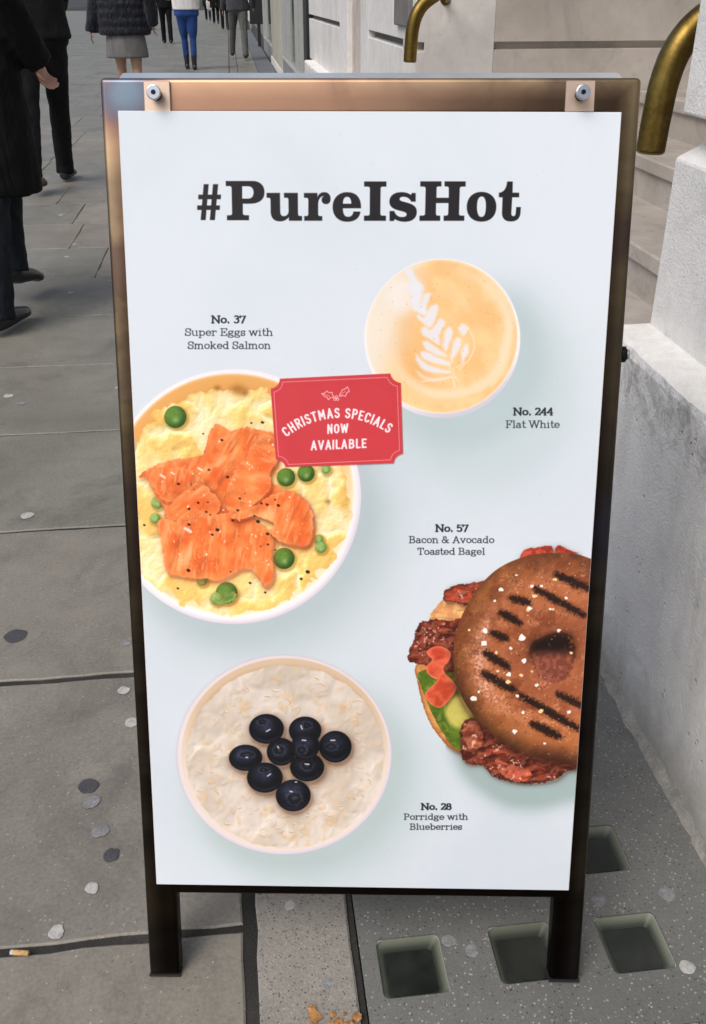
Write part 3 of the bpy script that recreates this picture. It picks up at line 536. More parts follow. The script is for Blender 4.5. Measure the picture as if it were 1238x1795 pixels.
def extrude_profile(bm,prof,y0,y1,n=1):   # profile of (x,z) points, closed, run along Y
    rings=[]
    for k in range(n+1):
        y=y0+(y1-y0)*k/n;rings.append([bm.verts.new((x,y,z)) for x,z in prof])
    m=len(prof)
    for a,b in zip(rings,rings[1:]):
        for i in range(m): bm.faces.new((a[i],a[(i+1)%m],b[(i+1)%m],b[i]))
    bm.faces.new(rings[0]);bm.faces.new(rings[-1][::-1])
def nodes(name):
    m=bpy.data.materials.new(name);m.use_nodes=True;nt=m.node_tree;b=nt.nodes['Principled BSDF'];return m,nt,b
def N(nt,t,**k):
    n=nt.nodes.new(t)
    for a,b in k.items():
        if a in n.inputs.keys(): n.inputs[a].default_value=b
        else: setattr(n,a,b)
    return n
def ramp(nt,src,stops):
    r=nt.nodes.new('ShaderNodeValToRGB');nt.links.new(src,r.inputs[0]);e=r.color_ramp.elements
    while len(e)<len(stops): e.new(.5)
    for i,(p,c) in enumerate(stops):
        e[i].position=p;e[i].color=(*c,1) if len(c)==3 else c
    return r.outputs[0]
def mixc(nt,f,a,b,mode='MIX'):
    m=nt.nodes.new('ShaderNodeMix');m.data_type='RGBA';m.blend_type=mode
    for s,v in ((m.inputs[0],f),(m.inputs[6],a),(m.inputs[7],b)):
        if hasattr(v,'is_output'): nt.links.new(v,s)
        elif isinstance(v,(int,float)): s.default_value=v
        else: s.default_value=(*v,1)
    return m.outputs[2]
def noise(nt,co,scale,detail=4,rough=.55,dist=0):
    n=N(nt,'ShaderNodeTexNoise',Scale=scale,Detail=detail,Roughness=rough,Distortion=dist);nt.links.new(co,n.inputs['Vector']);return n.outputs[0]
def coords(nt,world=False):
    if world:
        g=nt.nodes.new('ShaderNodeNewGeometry');return g.outputs['Position']
    return nt.nodes.new('ShaderNodeTexCoord').outputs['Object']
def bump(nt,b,h,strength,dist=.002):
    n=N(nt,'ShaderNodeBump',Strength=strength,Distance=dist);nt.links.new(h,n.inputs['Height']);nt.links.new(n.outputs[0],b.inputs['Normal']);return n
def stone(name,c1,c2,c3,big=1.5,fine=180,rough=.85,bs=.35,speck=0,speckc=(.5,.5,.48),objrand=.0,dark=(.05,.05,.05),pits=.0,grain=.5,stain=0):
    m,nt,b=nodes(name);co=coords(nt,True)
    n1=noise(nt,co,big,6,.6,.4);n2=noise(nt,co,fine,3,.6);n3=noise(nt,co,big*7,5,.65)
    c=ramp(nt,n1,[(.3,c1),(.5,c2),(.72,c3)])
    c=mixc(nt,ramp(nt,n3,[(.35,(0,0,0)),(.7,(.5,.5,.5))]),c,tuple(x*.72 for x in c2))
    if stain:
        n6=noise(nt,co,stain,5,.7,1.5);c=mixc(nt,ramp(nt,n6,[(.52,(0,0,0)),(.72,(.75,.75,.75))]),c,tuple(x*.55 for x in c2));n7=noise(nt,co,stain*6,4,.7);c=mixc(nt,ramp(nt,n7,[(.6,(0,0,0)),(.75,(.6,.6,.6))]),c,tuple(x*.6 for x in c2))
    c=mixc(nt,grain,c,ramp(nt,n2,[(.3,(.35,.35,.35)),(.7,(.65,.65,.65))]),'OVERLAY')
    if speck:
        v=N(nt,'ShaderNodeTexVoronoi',Scale=260);nt.links.new(co,v.inputs['Vector'])
        w=N(nt,'ShaderNodeTexWhiteNoise');nt.links.new(v.outputs['Color'],w.inputs['Vector'])
        on=N(nt,'ShaderNodeMath',operation='MULTIPLY');nt.links.new(ramp(nt,w.outputs[0],[(1-speck,(0,0,0)),(1-speck*.4,(1,1,1))]),on.inputs[0]);nt.links.new(ramp(nt,v.outputs['Distance'],[(.25,(1,1,1)),(.5,(0,0,0))]),on.inputs[1])
        c=mixc(nt,on.outputs[0],c,speckc)
        w2=N(nt,'ShaderNodeTexWhiteNoise',noise_dimensions='4D');w2.inputs['W'].default_value=5;nt.links.new(v.outputs['Color'],w2.inputs['Vector'])
        on2=N(nt,'ShaderNodeMath',operation='MULTIPLY');nt.links.new(ramp(nt,w2.outputs[0],[(1-speck,(0,0,0)),(1-speck*.4,(1,1,1))]),on2.inputs[0]);nt.links.new(ramp(nt,v.outputs['Distance'],[(.2,(1,1,1)),(.45,(0,0,0))]),on2.inputs[1])
        c=mixc(nt,on2.outputs[0],c,dark)
    if objrand:
        oi=nt.nodes.new('ShaderNodeObjectInfo');c=mixc(nt,1.,c,ramp(nt,oi.outputs['Random'],[(0,(1-objrand,1-objrand*.7,1-objrand)),(.5,(1,.99,.97)),(1,(1+objrand,1+objrand*.6,1+objrand*.1))]),'MULTIPLY')
    nt.links.new(c,b.inputs['Base Color']);b.inputs['Roughness'].default_value=rough
    h=N(nt,'ShaderNodeMath',operation='ADD');nt.links.new(n2,h.inputs[0]);nt.links.new(n3,h.inputs[1])
    hh=h.outputs[0]
    if pits:
        v=N(nt,'ShaderNodeTexVoronoi',Scale=55,Randomness=1.);nt.links.new(co,v.inputs['Vector']);n5=noise(nt,co,18,3)
        pm=N(nt,'ShaderNodeMath',operation='MULTIPLY');nt.links.new(ramp(nt,v.outputs['Distance'],[(.06,(1,1,1)),(.2,(0,0,0))]),pm.inputs[0]);nt.links.new(ramp(nt,n5,[(.58,(0,0,0)),(.66,(1,1,1))]),pm.inputs[1])
        s=N(nt,'ShaderNodeMath',operation='MULTIPLY_ADD');nt.links.new(pm.outputs[0],s.inputs[0]);s.inputs[1].default_value=-pits;nt.links.new(hh,s.inputs[2]);hh=s.outputs[0]
    bump(nt,b,hh,bs,.003);return m
def plain(name,c,rough=.6,metal=0,var=.25,scale=25,bs=.0,spec=.5,sheen=0,coat=0):
    m,nt,b=nodes(name);co=coords(nt);n1=noise(nt,co,scale,4)
    nt.links.new(ramp(nt,n1,[(.25,tuple(x*(1-var) for x in c)),(.75,tuple(min(1,x*(1+var)) for x in c))]),b.inputs['Base Color'])
    b.inputs['Roughness'].default_value=rough;b.inputs['Metallic'].default_value=metal;b.inputs['Specular IOR Level'].default_value=spec
    b.inputs['Sheen Weight'].default_value=sheen;b.inputs['Coat Weight'].default_value=coat
    if bs: bump(nt,b,n1,bs,.004)
    return m
def cloth(name,c,fold=.8,weave=.0,rough=.9,fs=9,var=.3,sheen=.1):
    m,nt,b=nodes(name);co=coords(nt);mp=N(nt,'ShaderNodeMapping');mp.inputs['Scale'].default_value=(1,1,.35);nt.links.new(co,mp.inputs[0])
    n1=noise(nt,mp.outputs[0],fs,4,.5,1.2);n2=noise(nt,co,220,2)
    nt.links.new(mixc(nt,.35,ramp(nt,n1,[(.3,tuple(x*(1-var) for x in c)),(.7,tuple(x*(1+var) for x in c))]),ramp(nt,n2,[(.3,tuple(x*.7 for x in c)),(.7,tuple(x*1.4 for x in c))])),b.inputs['Base Color'])
    b.inputs['Roughness'].default_value=rough;b.inputs['Sheen Weight'].default_value=sheen;b.inputs['Specular IOR Level'].default_value=.2;bump(nt,b,n1,fold,.03);return m

# ---------------------------------------------------------------- ground
m_bed=stone('joint_grit',(.018,.018,.017),(.032,.031,.028),(.07,.066,.06),6,300,.95,.8)
m_slab=stone('york_stone',(.160,.153,.134),(.218,.208,.184),(.27,.257,.229),1.6,150,.50,.18,.03,(.36,.35,.32),.10,(.08,.08,.075),stain=2.6)
m_edge=stone('exposed_aggregate',(.215,.203,.186),(.275,.262,.24),(.34,.322,.30),3,260,.85,.5,.35,(.36,.34,.30),.05,(.05,.05,.05))
m_conc=stone('light_well_concrete',(.115,.122,.118),(.150,.155,.150),(.19,.194,.187),2.2,260,.62,.3,.16,(.36,.36,.34),.03,(.03,.03,.03))
m_asph=stone('asphalt',(.04,.04,.042),(.05,.05,.052),(.065,.065,.066),3,120,.9,.5)
bm=bmesh.new();box(bm,-400,400,-60,900,-.3,-.03)
pave_ground=tag(bm_obj('ground',bm,m_asph),kind='structure')
bm=bmesh.new();box(bm,-14.,.1075,-3,160,-.028,-.0046);box(bm,.1077,.765,2.2325,160,-.028,-.0046);box(bm,.1077,.765,-3,2.2323,-.0295,-.0285)
pavement=tag(bm_obj('pavement',bm,m_bed),kind='structure')
def slab(name,x0,x1,y0,y1,mat,parent,jit=.003,gap=.006,ztop=0.,b=.003):
    bm=bmesh.new();P=[];r=rnd
    def side(a,c,n):
        for i in range(n):
            t=i/n;P.append([a[0]+(c[0]-a[0])*t+r.uniform(-jit,jit)*(i>0),a[1]+(c[1]-a[1])*t+r.uniform(-jit,jit)*(i>0)])
    g=gap/2;A=(x0+g,y0+g);B=(x1-g,y0+g);Cc=(x1-g,y1-g);D=(x0+g,y1-g)
    dv=.045 if y0<2.5 else .09;nx=max(2,int((x1-x0)/dv));ny=max(2,int((y1-y0)/dv));side(A,B,nx);side(B,Cc,ny);side(Cc,D,nx);side(D,A,ny)
    cx=(x0+x1)/2;cy=(y0+y1)/2
    top=[bm.verts.new((p[0]+(cx-p[0])/abs(cx-p[0]+1e-6)*b*min(1,abs(cx-p[0])*30),p[1]+(cy-p[1])/abs(cy-p[1]+1e-6)*b*min(1,abs(cy-p[1])*30),ztop)) for p in P]
    mid=[bm.verts.new((p[0],p[1],ztop-b*.8)) for p in P];bot=[bm.verts.new((p[0],p[1],-.0066)) for p in P]
    bm.faces.new(top)
    for U_,V_ in ((mid,top),(bot,mid)):
        for i in range(len(P)): j=(i+1)%len(P);bm.faces.new((U_[i],U_[j],V_[j],V_[i]))
    return bm_obj(name,bm,mat,parent)
ROW=.616;Y0=.924
far=bmesh.new()
def far_box(x0,x1,y0,y1,zt): box(far,x0+.0025,x1-.0025,y0+.0025,y1-.0025,-.0076,zt)
fixed={7:[-.92,-1.9],11:[-1.5,-2.3],9:[-1.18,-2.1]}
slab_gap=[.016,.015,.010,.006,.005]
for k in range(-4,130):
    y0=Y0+ROW*k;y1=y0+ROW;xs=[-.049];first=1.08 if 0<=k<=5 else rnd.uniform(.5,1.0)
    xs+= fixed.get(k,[-.049-first]);
    XL=-5.2 if k<18 else -14.
    while xs[-1]>XL+.1: xs.append(xs[-1]-rnd.uniform(.72,1.05))
    xs[-1]=XL
    for a,b_ in zip(xs[1:],xs):
        zt=rnd.uniform(-.0012,.0008)
        if k<18: slab('paving_slab',a,b_,y0,y1,m_slab,pavement,.0024,(.014,.013,.009,.006)[min(3,max(0,k))] if k<6 else .005,zt)
        else: far_box(a,b_,y0,y1,zt)
for k in range(-2,160):
    y0=-.2+k*.93
    slab('edging_stone',-.039,.101,y0,y0+.93,m_edge,pavement,.0022,.007,.001) if k<14 else far_box(-.036,.101,y0,y0+.93,.0)
for k in range(0,80):
    y0=2.24+k*ROW
    if k<16: slab('paving_slab',.108,.45,y0,y0+ROW,m_slab,pavement,.002,.008,rnd.uniform(-.001,.001))
    else: far_box(.108,.45,y0,y0+ROW,.0)
tag(bm_obj('distant_paving_slabs',far,m_slab,pavement),kind='stuff')
m_strip=stone('granite_strip',(.10,.11,.12),(.13,.14,.15),(.16,.17,.18),2,200,.6,.2)
for k in range(28): slab('strip_stone',.453,.762,2.24+k*1.3,2.24+k*1.3+1.3,m_strip,pavement,.002,.008,0)

# pavement light: a concrete panel cast round rows of glass blocks
PX0,PITCHX,PYC,HS=.1785,.1630,.8335,.0465
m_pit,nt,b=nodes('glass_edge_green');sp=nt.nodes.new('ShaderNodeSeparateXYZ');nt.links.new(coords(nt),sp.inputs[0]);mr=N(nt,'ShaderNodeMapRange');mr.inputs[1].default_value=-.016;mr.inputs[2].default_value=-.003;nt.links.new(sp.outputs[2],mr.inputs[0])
nt.links.new(ramp(nt,mr.outputs[0],[(0,(.03,.04,.035)),(.3,(.13,.145,.125)),(.6,(.34,.36,.31)),(1,(.60,.61,.54))]),b.inputs['Base Color']);b.inputs['Roughness'].default_value=.4  # wall colour fades dark with depth, standing in for light lost in glass
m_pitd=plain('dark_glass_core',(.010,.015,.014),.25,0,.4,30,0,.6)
mg,nt,b=nodes('block_glass')
tr=nt.nodes.new('ShaderNodeBsdfTransparent');tr.inputs[0].default_value=(.80,.84,.80,1);gl=nt.nodes.new('ShaderNodeBsdfGlossy');gl.inputs['Roughness'].default_value=.22
fr=nt.nodes.new('ShaderNodeFresnel');fr.inputs[0].default_value=1.45;mx=nt.nodes.new('ShaderNodeMixShader');nt.links.new(fr.outputs[0],mx.inputs[0]);nt.links.new(tr.outputs[0],mx.inputs[1]);nt.links.new(gl.outputs[0],mx.inputs[2])
co=coords(nt,True);bp=N(nt,'ShaderNodeBump',Strength=.06,Distance=.002);nt.links.new(noise(nt,co,40,3),bp.inputs['Height']);nt.links.new(bp.outputs[0],gl.inputs['Normal']);nt.links.new(bp.outputs[0],fr.inputs['Normal'])
df=nt.nodes.new('ShaderNodeBsdfDiffuse');df.inputs[0].default_value=(.30,.31,.28,1);m2=nt.nodes.new('ShaderNodeMixShader');nt.links.new(ramp(nt,noise(nt,co,28,6,.7),[(.4,(.015,.015,.015)),(.62,(.05,.05,.05)),(.75,(.20,.20,.20))]),m2.inputs[0]);nt.links.new(mx.outputs[0],m2.inputs[1]);nt.links.new(df.outputs[0],m2.inputs[2]);nt.links.new(m2.outputs[0],nt.nodes['Material Output'].inputs[0])
def rsq(cx,cy,h,r,n=4):
    P=[]
    for q,(sx,sy) in enumerate(((1,-1),(1,1),(-1,1),(-1,-1))):
        for i in range(n+1):
            a=radians(-90+90*q+90*i/n);P.append((cx+sx*(h-r)+r*cos(a),cy+sy*(h-r)+r*sin(a)))
    return P
bm=bmesh.new();cells=[];PXE=.674
xs=[PX0+PITCHX*i for i in range(3)];PITCHY=.170;ys=[PYC+PITCHY*j for j in range(-3,2)]
def quad(x0,x1,y0,y1,z=0):
    bm.faces.new([bm.verts.new(p) for p in ((x0,y0,z),(x1,y0,z),(x1,y1,z),(x0,y1,z))])
px0=.109
edges=[px0]+[PX0+PITCHX*(i+.5) for i in range(2)]+[PX0+PITCHX*2.5]
ylo,yhi=ys[0]-PITCHY/2,ys[-1]+PITCHY/2
quad(edges[-1],PXE,ylo,yhi);quad(px0,PXE,-.6,ylo);quad(px0,PXE,yhi,2.232)
for j,yc in enumerate(ys):
    for i,xc in enumerate(xs):
        sk=rnd.uniform(-.003,.003);P=rsq(xc+sk,yc+sk,HS,.009);n=len(P);x0,x1,y0,y1=edges[i],edges[i+1],yc-PITCHY/2,yc+PITCHY/2
        inn=[bm.verts.new((x,y,0)) for x,y in P];low=[bm.verts.new((x,y,-.02)) for x,y in P]
        out=[]
        for x,y in P:
            dx,dy=x-xc-sk,y-yc-sk
            if abs(dx)>abs(dy): X_=x1 if dx>0 else x0;Y_=yc+sk+dy/abs(dx)*PITCHY/2
            else: Y_=y1 if dy>0 else y0;X_=xc+sk+dx/abs(dy)*PITCHX/2
            out.append(bm.verts.new((min(x1,max(x0,X_)),min(y1,max(y0,Y_)),0)))
        cor={}
        for a in range(n):
            c_=(a+1)%n
            bm.faces.new((out[a],out[c_],inn[c_],inn[a]));bm.faces.new((inn[a],inn[c_],low[c_],low[a]))
            oa,oc=out[a].co,out[c_].co
            if (abs(oa.x-oc.x)>1e-6 and abs(oa.y-oc.y)>1e-6):
                kx=x1 if max(oa.x,oc.x)>xc else x0;ky=y1 if max(oa.y,oc.y)>yc else y0
                bm.faces.new((out[a],bm.verts.new((kx,ky,0)),out[c_]))
        cells.append((xc+sk,yc+sk))
cells.sort(key=lambda c:abs(c[1]-.9))
panel=tag(bm_obj('pavement_light',bm,m_conc),kind='structure')
# pit body and glass, one pair per block
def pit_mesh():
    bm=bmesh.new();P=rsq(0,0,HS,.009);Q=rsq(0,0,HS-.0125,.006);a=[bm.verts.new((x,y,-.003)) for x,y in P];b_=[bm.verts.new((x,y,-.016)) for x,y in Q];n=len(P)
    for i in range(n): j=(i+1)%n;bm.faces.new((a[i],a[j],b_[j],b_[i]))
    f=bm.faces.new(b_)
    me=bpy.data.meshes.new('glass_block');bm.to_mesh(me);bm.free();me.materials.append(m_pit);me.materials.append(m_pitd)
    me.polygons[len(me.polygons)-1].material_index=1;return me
def lens_mesh():
    bm=bmesh.new();P=rsq(0,0,HS-.001,.009);a=[bm.verts.new((x,y,-.003)) for x,y in P];b_=[bm.verts.new((x*.975,y*.975,-.0004)) for x,y in P];bm.faces.new(b_);n=len(P)
    for i in range(n): j=(i+1)%n;bm.faces.new((a[i],a[j],b_[j],b_[i]))
    me=bpy.data.meshes.new('glass_lens');bm.to_mesh(me);bm.free();me.materials.append(mg);return me
pm,lm=pit_mesh(),lens_mesh()
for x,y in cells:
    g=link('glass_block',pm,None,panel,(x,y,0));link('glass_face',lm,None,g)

# chewing gum trodden flat
m_gum=stone('old_gum',(.30,.30,.285),(.44,.44,.425),(.56,.56,.54),90,300,.8,.3)
m_gumg=stone('grey_gum',(.15,.15,.155),(.22,.22,.23),(.36,.36,.37),80,300,.8,.3)
m_gumd=stone('dark_gum',(.045,.046,.055),(.06,.06,.07),(.08,.08,.09),30,300,.8,.3)
def gum(x,y,r,m):
    bm=bmesh.new();n=28;ph=rnd.uniform(0,6);e=rnd.uniform(.8,1.);a0=rnd.uniform(0,3)
    def pt(k,s,z):
        a=k/n*2*pi;q=r*s*(1+.22*(mnoise.noise(Vector((cos(a)*1.3+ph*9,sin(a)*1.3,ph)))+.4*mnoise.noise(Vector((cos(a)*4+ph*9,sin(a)*4,ph)))));X_=q*cos(a);Y_=q*sin(a)*e;return bm.verts.new((x+X_*cos(a0)-Y_*sin(a0),y+X_*sin(a0)+Y_*cos(a0),z))
    A=[pt(k,1,.0009) for k in range(n)];B=[pt(k,.8,.0012) for k in range(n)]
    bm.faces.new(B)
    for i in range(n): j=(i+1)%n;bm.faces.new((A[i],A[j],B[j],B[i]))
    return bm_obj('chewing_gum',bm,m,pavement)
for x,y,r,t in [(-.817,3.103,.017,0),(-.762,3.03,.016,1),(-.599,2.236,.018,0),(-.526,1.697,.024,2),(-.292,1.643,.0119,1),(-.281,1.488,.0122,0),(-.258,1.392,.0138,0),(-.317,1.237,.0176,2),(-.307,1.198,.0163,1),(-.285,1.133,.0149,1),(-.262,1.081,.0145,2),(-.285,1.02,.0114,0),(-.327,.947,.0117,0),
                (-.789,4.362,.013,0),(-1.095,6.118,.017,0),(-.904,5.326,.012,0),(-.906,5.047,.014,0),(-.635,4.548,.008,0),(-.459,3.134,.008,0),(.014,.953,.0094,0),(.059,.82,.0096,1),(-.938,6.814,.0116,0),(.477,.906,.012,1),(.585,.906,.0129,1),(.563,.785,.0115,0),(.239,.866,.010,1),(.268,.846,.010,1),(-1.3,7.9,.015,0),(-1.0,9.2,.016,0),(-.8,8.0,.014,1)]:
    gum(x,y,r,(m_gum,m_gumg,m_gumd)[t])
grit=bmesh.new()
for i in range(520):
    x=rnd.uniform(-1.1,.66);y=rnd.uniform(.6,1.9) if i<330 else rnd.uniform(1.9,5);r=rnd.uniform(.0006,.0016)
    if .12<x and any(abs(x-cx)<.05 and abs(y-cy)<.05 for cx,cy in cells): continue
    v=[grit.verts.new((x+r*cos(a)*rnd.uniform(.7,1.2),y+r*sin(a)*rnd.uniform(.7,1.2),.001)) for a in (0,2.1,4.2)];t=grit.verts.new((x,y,.001+r))
    for k in range(3): grit.faces.new((v[k],v[(k+1)%3],t))
tag(bm_obj('street_grit',grit,m_gum),'pale specks of grit scattered over the paving',kind='stuff')

# ---------------------------------------------------------------- building with the stone steps
m_white=stone('painted_stone',(.74,.735,.72),(.80,.795,.78),(.84,.835,.82),1.6,200,.8,.75,0,pits=3.5,grain=.3)
def weather(m,z0,z1,worn):
    nt=m.node_tree;b=nt.nodes['Principled BSDF'];src=b.inputs['Base Color'].links[0].from_socket;co=coords(nt,True);sp=nt.nodes.new('ShaderNodeSeparateXYZ');nt.links.new(co,sp.inputs[0])
    nn=noise(nt,co,16,6,.75,.6);a=N(nt,'ShaderNodeMath',operation='MULTIPLY_ADD');nt.links.new(nn,a.inputs[0]);a.inputs[1].default_value=.16;nt.links.new(sp.outputs[2],a.inputs[2])
    c=mixc(nt,ramp(nt,a.outputs[0],[(z0,(.8,.8,.8)),(z1,(0,0,0))]),src,(.30,.285,.26))
    if worn:
        bnd=N(nt,'ShaderNodeMath',operation='MULTIPLY');nt.links.new(ramp(nt,a.outputs[0],[(.60,(0,0,0)),(.66,(1,1,1)),(.70,(1,1,1)),(.735,(0,0,0))]),bnd.inputs[0]);nt.links.new(ramp(nt,noise(nt,co,22,6,.75,.8),[(.42,(0,0,0)),(.6,(.85,.85,.85))]),bnd.inputs[1]);c=mixc(nt,bnd.outputs[0],c,(.36,.355,.34))
    sk=ramp(nt,noise(nt,co,6,5,.7,1.2),[(.60,(0,0,0)),(.72,(.38,.38,.38))]);c=mixc(nt,sk,c,(.46,.455,.44))
    mpp=N(nt,'ShaderNodeMapping');mpp.inputs['Scale'].default_value=(9,9,1.6);nt.links.new(co,mpp.inputs[0]);st_=ramp(nt,noise(nt,mpp.outputs[0],1.,5,.7,.4),[(.56,(0,0,0)),(.74,(.5,.5,.5))]);c=mixc(nt,st_,c,(.50,.48,.445))
    nt.links.new(c,b.inputs['Base Color'])
weather(m_white,.09,.22,True)
m_ledge=stone('ledge_paint',(.70,.69,.66),(.80,.79,.76),(.84,.83,.80),6,260,.8,.5,pits=1.)
m_fac=stone('facade_paint',(.60,.585,.57),(.72,.71,.695),(.78,.77,.76),2.2,200,.85,.25,grain=.15)
weather(m_fac,.0,.02,False)
m_tan=stone('stair_stone',(.33,.30,.265),(.42,.385,.345),(.50,.465,.42),2.6,200,.85,.3,grain=.25,stain=3)
m_flank=stone('flank_stone',(.46,.42,.375),(.56,.52,.475),(.64,.60,.555),1.3,240,.85,.15,grain=.15,stain=1.3)
m_red=stone('bare_stone',(.40,.33,.29),(.54,.48,.44),(.66,.63,.60),5,120,.85,.4)
m_dkst=stone('dark_stone',(.13,.12,.12),(.17,.16,.16),(.21,.20,.20),4,120,.85,.3)
bld=tag(empty('stone_building',(1.,2.5,0)),'pale painted stone building with grooved blocks, plinth and recessed entrance on the right','building')
def child(o,p=bld):
    o.parent=p;o.matrix_parent_inverse=Matrix.Translation(p.location).inverted() if p.type=='EMPTY' else Matrix();return o
def rough_box(name,x0,x1,y0,y1,z0,z1,mat,nx,ny,nz,amp,parent=bld,keep=None,bw=.006):
    bm=bmesh.new();box(bm,x0,x1,y0,y1,z0,z1)
    o=bm_obj(name,bm,mat);child(o,parent);bev(o,bw,2);return o
# plinth: front face X .677, ledge at z .646
def plinth(y0,y1):
    bm=bmesh.new();n=int((y1-y0)/.02) if y1<3 else 60;rings=[]
    prof=[(.677,-.02),(.677,.2),(.677,.45),(.677,.60),(.6775,.628),(.682,.640),(.692,.6455),(.725,.6465),(.80,.647),(.80,-.02)]
    for k in range(n+1):
        y=y0+(y1-y0)*k/n;ring=[]
        for i,(x,z) in enumerate(prof):
            j=mnoise.noise(Vector((y*14,i*3.1,2)))*.0028+mnoise.noise(Vector((y*50,i*2.1,7)))*.0012
            if i in (4,5,6): j*=1.8
            ring.append(bm.verts.new((x+(j if 0<i<8 else 0),y,z+(j*.5 if i in (5,6,7) else 0))))
        rings.append(ring)
    m=len(prof)
    for a,b_ in zip(rings,rings[1:]):
        for i in range(m): f=bm.faces.new((a[i],a[(i+1)%m],b_[(i+1)%m],b_[i]));f.material_index=1 if i in (5,6,7) else 0
    bm.faces.new(rings[0]);bm.faces.new(rings[-1][::-1])
    o=bm_obj('plinth',bm,m_white);o.data.materials.append(m_ledge);child(o);return o
plinth(-2.,1.664);plinth(4.3,9.69)
# mortar fillet at the foot of the plinth
m_mort=stone('mortar',(.22,.21,.19),(.33,.32,.29),(.42,.41,.38),20,200,.9,1.)
bm=bmesh.new();prev=None
for k in range(0,150):
    y=-.4+k*.0138;w=.012+.012*abs(mnoise.noise(Vector((y*9,0,0))))+.005*mnoise.noise(Vector((y*45,3,0)));h=.012+.012*mnoise.noise(Vector((y*30,1,5)))+.006
    cur=[bm.verts.new(p) for p in ((.6772,y,max(.008,h)),(.6772-w*.45,y,max(.004,h*.55)),(.6772-w,y,.0006))]
    if prev:
        for i in (0,1): bm.faces.new((prev[i],prev[i+1],cur[i+1],cur[i]))
    prev=cur
child(bm_obj('mortar_fillet',bm,m_mort,smooth=True))
# rusticated wall profile
def wall_prof(z_top=9.,x=.762,back=1.1,groove=True,flat=False):
    P=[(x,.64)];z=.946
    while z<z_top-.5 and groove:
        P+=[(x,z+.035),(x+.04,z+.037),(x+.04,z+.068),(x,z+.070)] if flat else [(x,z),(x+.051,z+.026),(x+.051,z+.070),(x,z+.070)];z+=.395
    P+=[(x,z_top),(back,z_top),(back,.64)];return P
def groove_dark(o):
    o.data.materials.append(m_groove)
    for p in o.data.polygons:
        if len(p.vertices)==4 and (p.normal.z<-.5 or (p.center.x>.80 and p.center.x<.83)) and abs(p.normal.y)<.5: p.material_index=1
m_groove=stone('dark_groove',(.13,.125,.11),(.18,.175,.155),(.24,.23,.21),8,120,.9,.4)  # darker colour for groove backs and undersides
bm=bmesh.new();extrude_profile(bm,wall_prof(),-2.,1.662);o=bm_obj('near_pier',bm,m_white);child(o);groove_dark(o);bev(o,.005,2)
def course(name,y0,y1,m=m_fac,**k):
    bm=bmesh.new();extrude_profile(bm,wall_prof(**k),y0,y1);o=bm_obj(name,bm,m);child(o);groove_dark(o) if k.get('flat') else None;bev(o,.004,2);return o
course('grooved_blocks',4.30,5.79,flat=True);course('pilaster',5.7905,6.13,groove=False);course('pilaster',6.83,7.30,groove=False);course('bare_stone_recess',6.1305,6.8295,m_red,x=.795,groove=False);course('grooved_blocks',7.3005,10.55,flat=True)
child(bev(rough_box('granite_plate',.742,.768,4.37,4.75,1.069,1.9,m_dkst,1,1,1,0),.001))
# flank wall beyond the steps (faces the street's near end)
bm=bmesh.new();P=[(4.302,-.02),(4.302,.62),(4.302,.985),(4.335,.99),(4.335,1.012),(4.302,1.017)]
z=1.40
while z<8.6: P+=[(4.302,z),(4.335,z+.005),(4.335,z+.027),(4.302,z+.032)];z+=.395
P+=[(4.302,9),(4.6,9),(4.6,-.02)]
R0=[bm.verts.new((.7625,y,z_)) for y,z_ in P];R1=[bm.verts.new((5.,y,z_)) for y,z_ in P]
for i in range(len(P)): j=(i+1)%len(P);bm.faces.new((R0[i],R0[j],R1[j],R1[i]))
bm.faces.new(R0);bm.faces.new(R1[::-1]);o=bm_obj('flank_wall',bm,m_flank);child(o)
rough_box('flank_wall',1.101,5.,1.4,1.66,-.02,9.,m_flank,1,1,1,0)
rough_box('entrance_wall',3.6,3.9,1.66,4.3,-.02,9.,m_flank,1,1,1,0)
rough_box('upper_wall',1.102,1.4,4.61,10.5,-.02,9.,m_fac,1,1,1,0)
# steps
st=tag(empty('entrance_steps',(1.2,2.98,0)),'stone steps with projecting nosings rising into the entrance behind the sign','steps')
for k in range(-2,6):
    X=1.195+.28*(k-1);Z=.525+.15*(k-1);t=.051;Xe=X+.28+.012 if k<5 else 3.6
    prof=[(X,Z),(X-.004,Z-.006),(X-.004,Z-t+.006),(X,Z-t),(X+.012,Z-t-.001),(X+.012,Z-.158),(Xe+.01,Z-.158),(Xe+.01,Z)]
    if k==-2: prof=[(X,Z),(X,-.01),(Xe,-.01),(Xe,Z)]
    bm=bmesh.new();extrude_profile(bm,prof,1.6625,4.3);o=bm_obj('step',bm,m_tan);child(o,st);bev(o,.004,2)

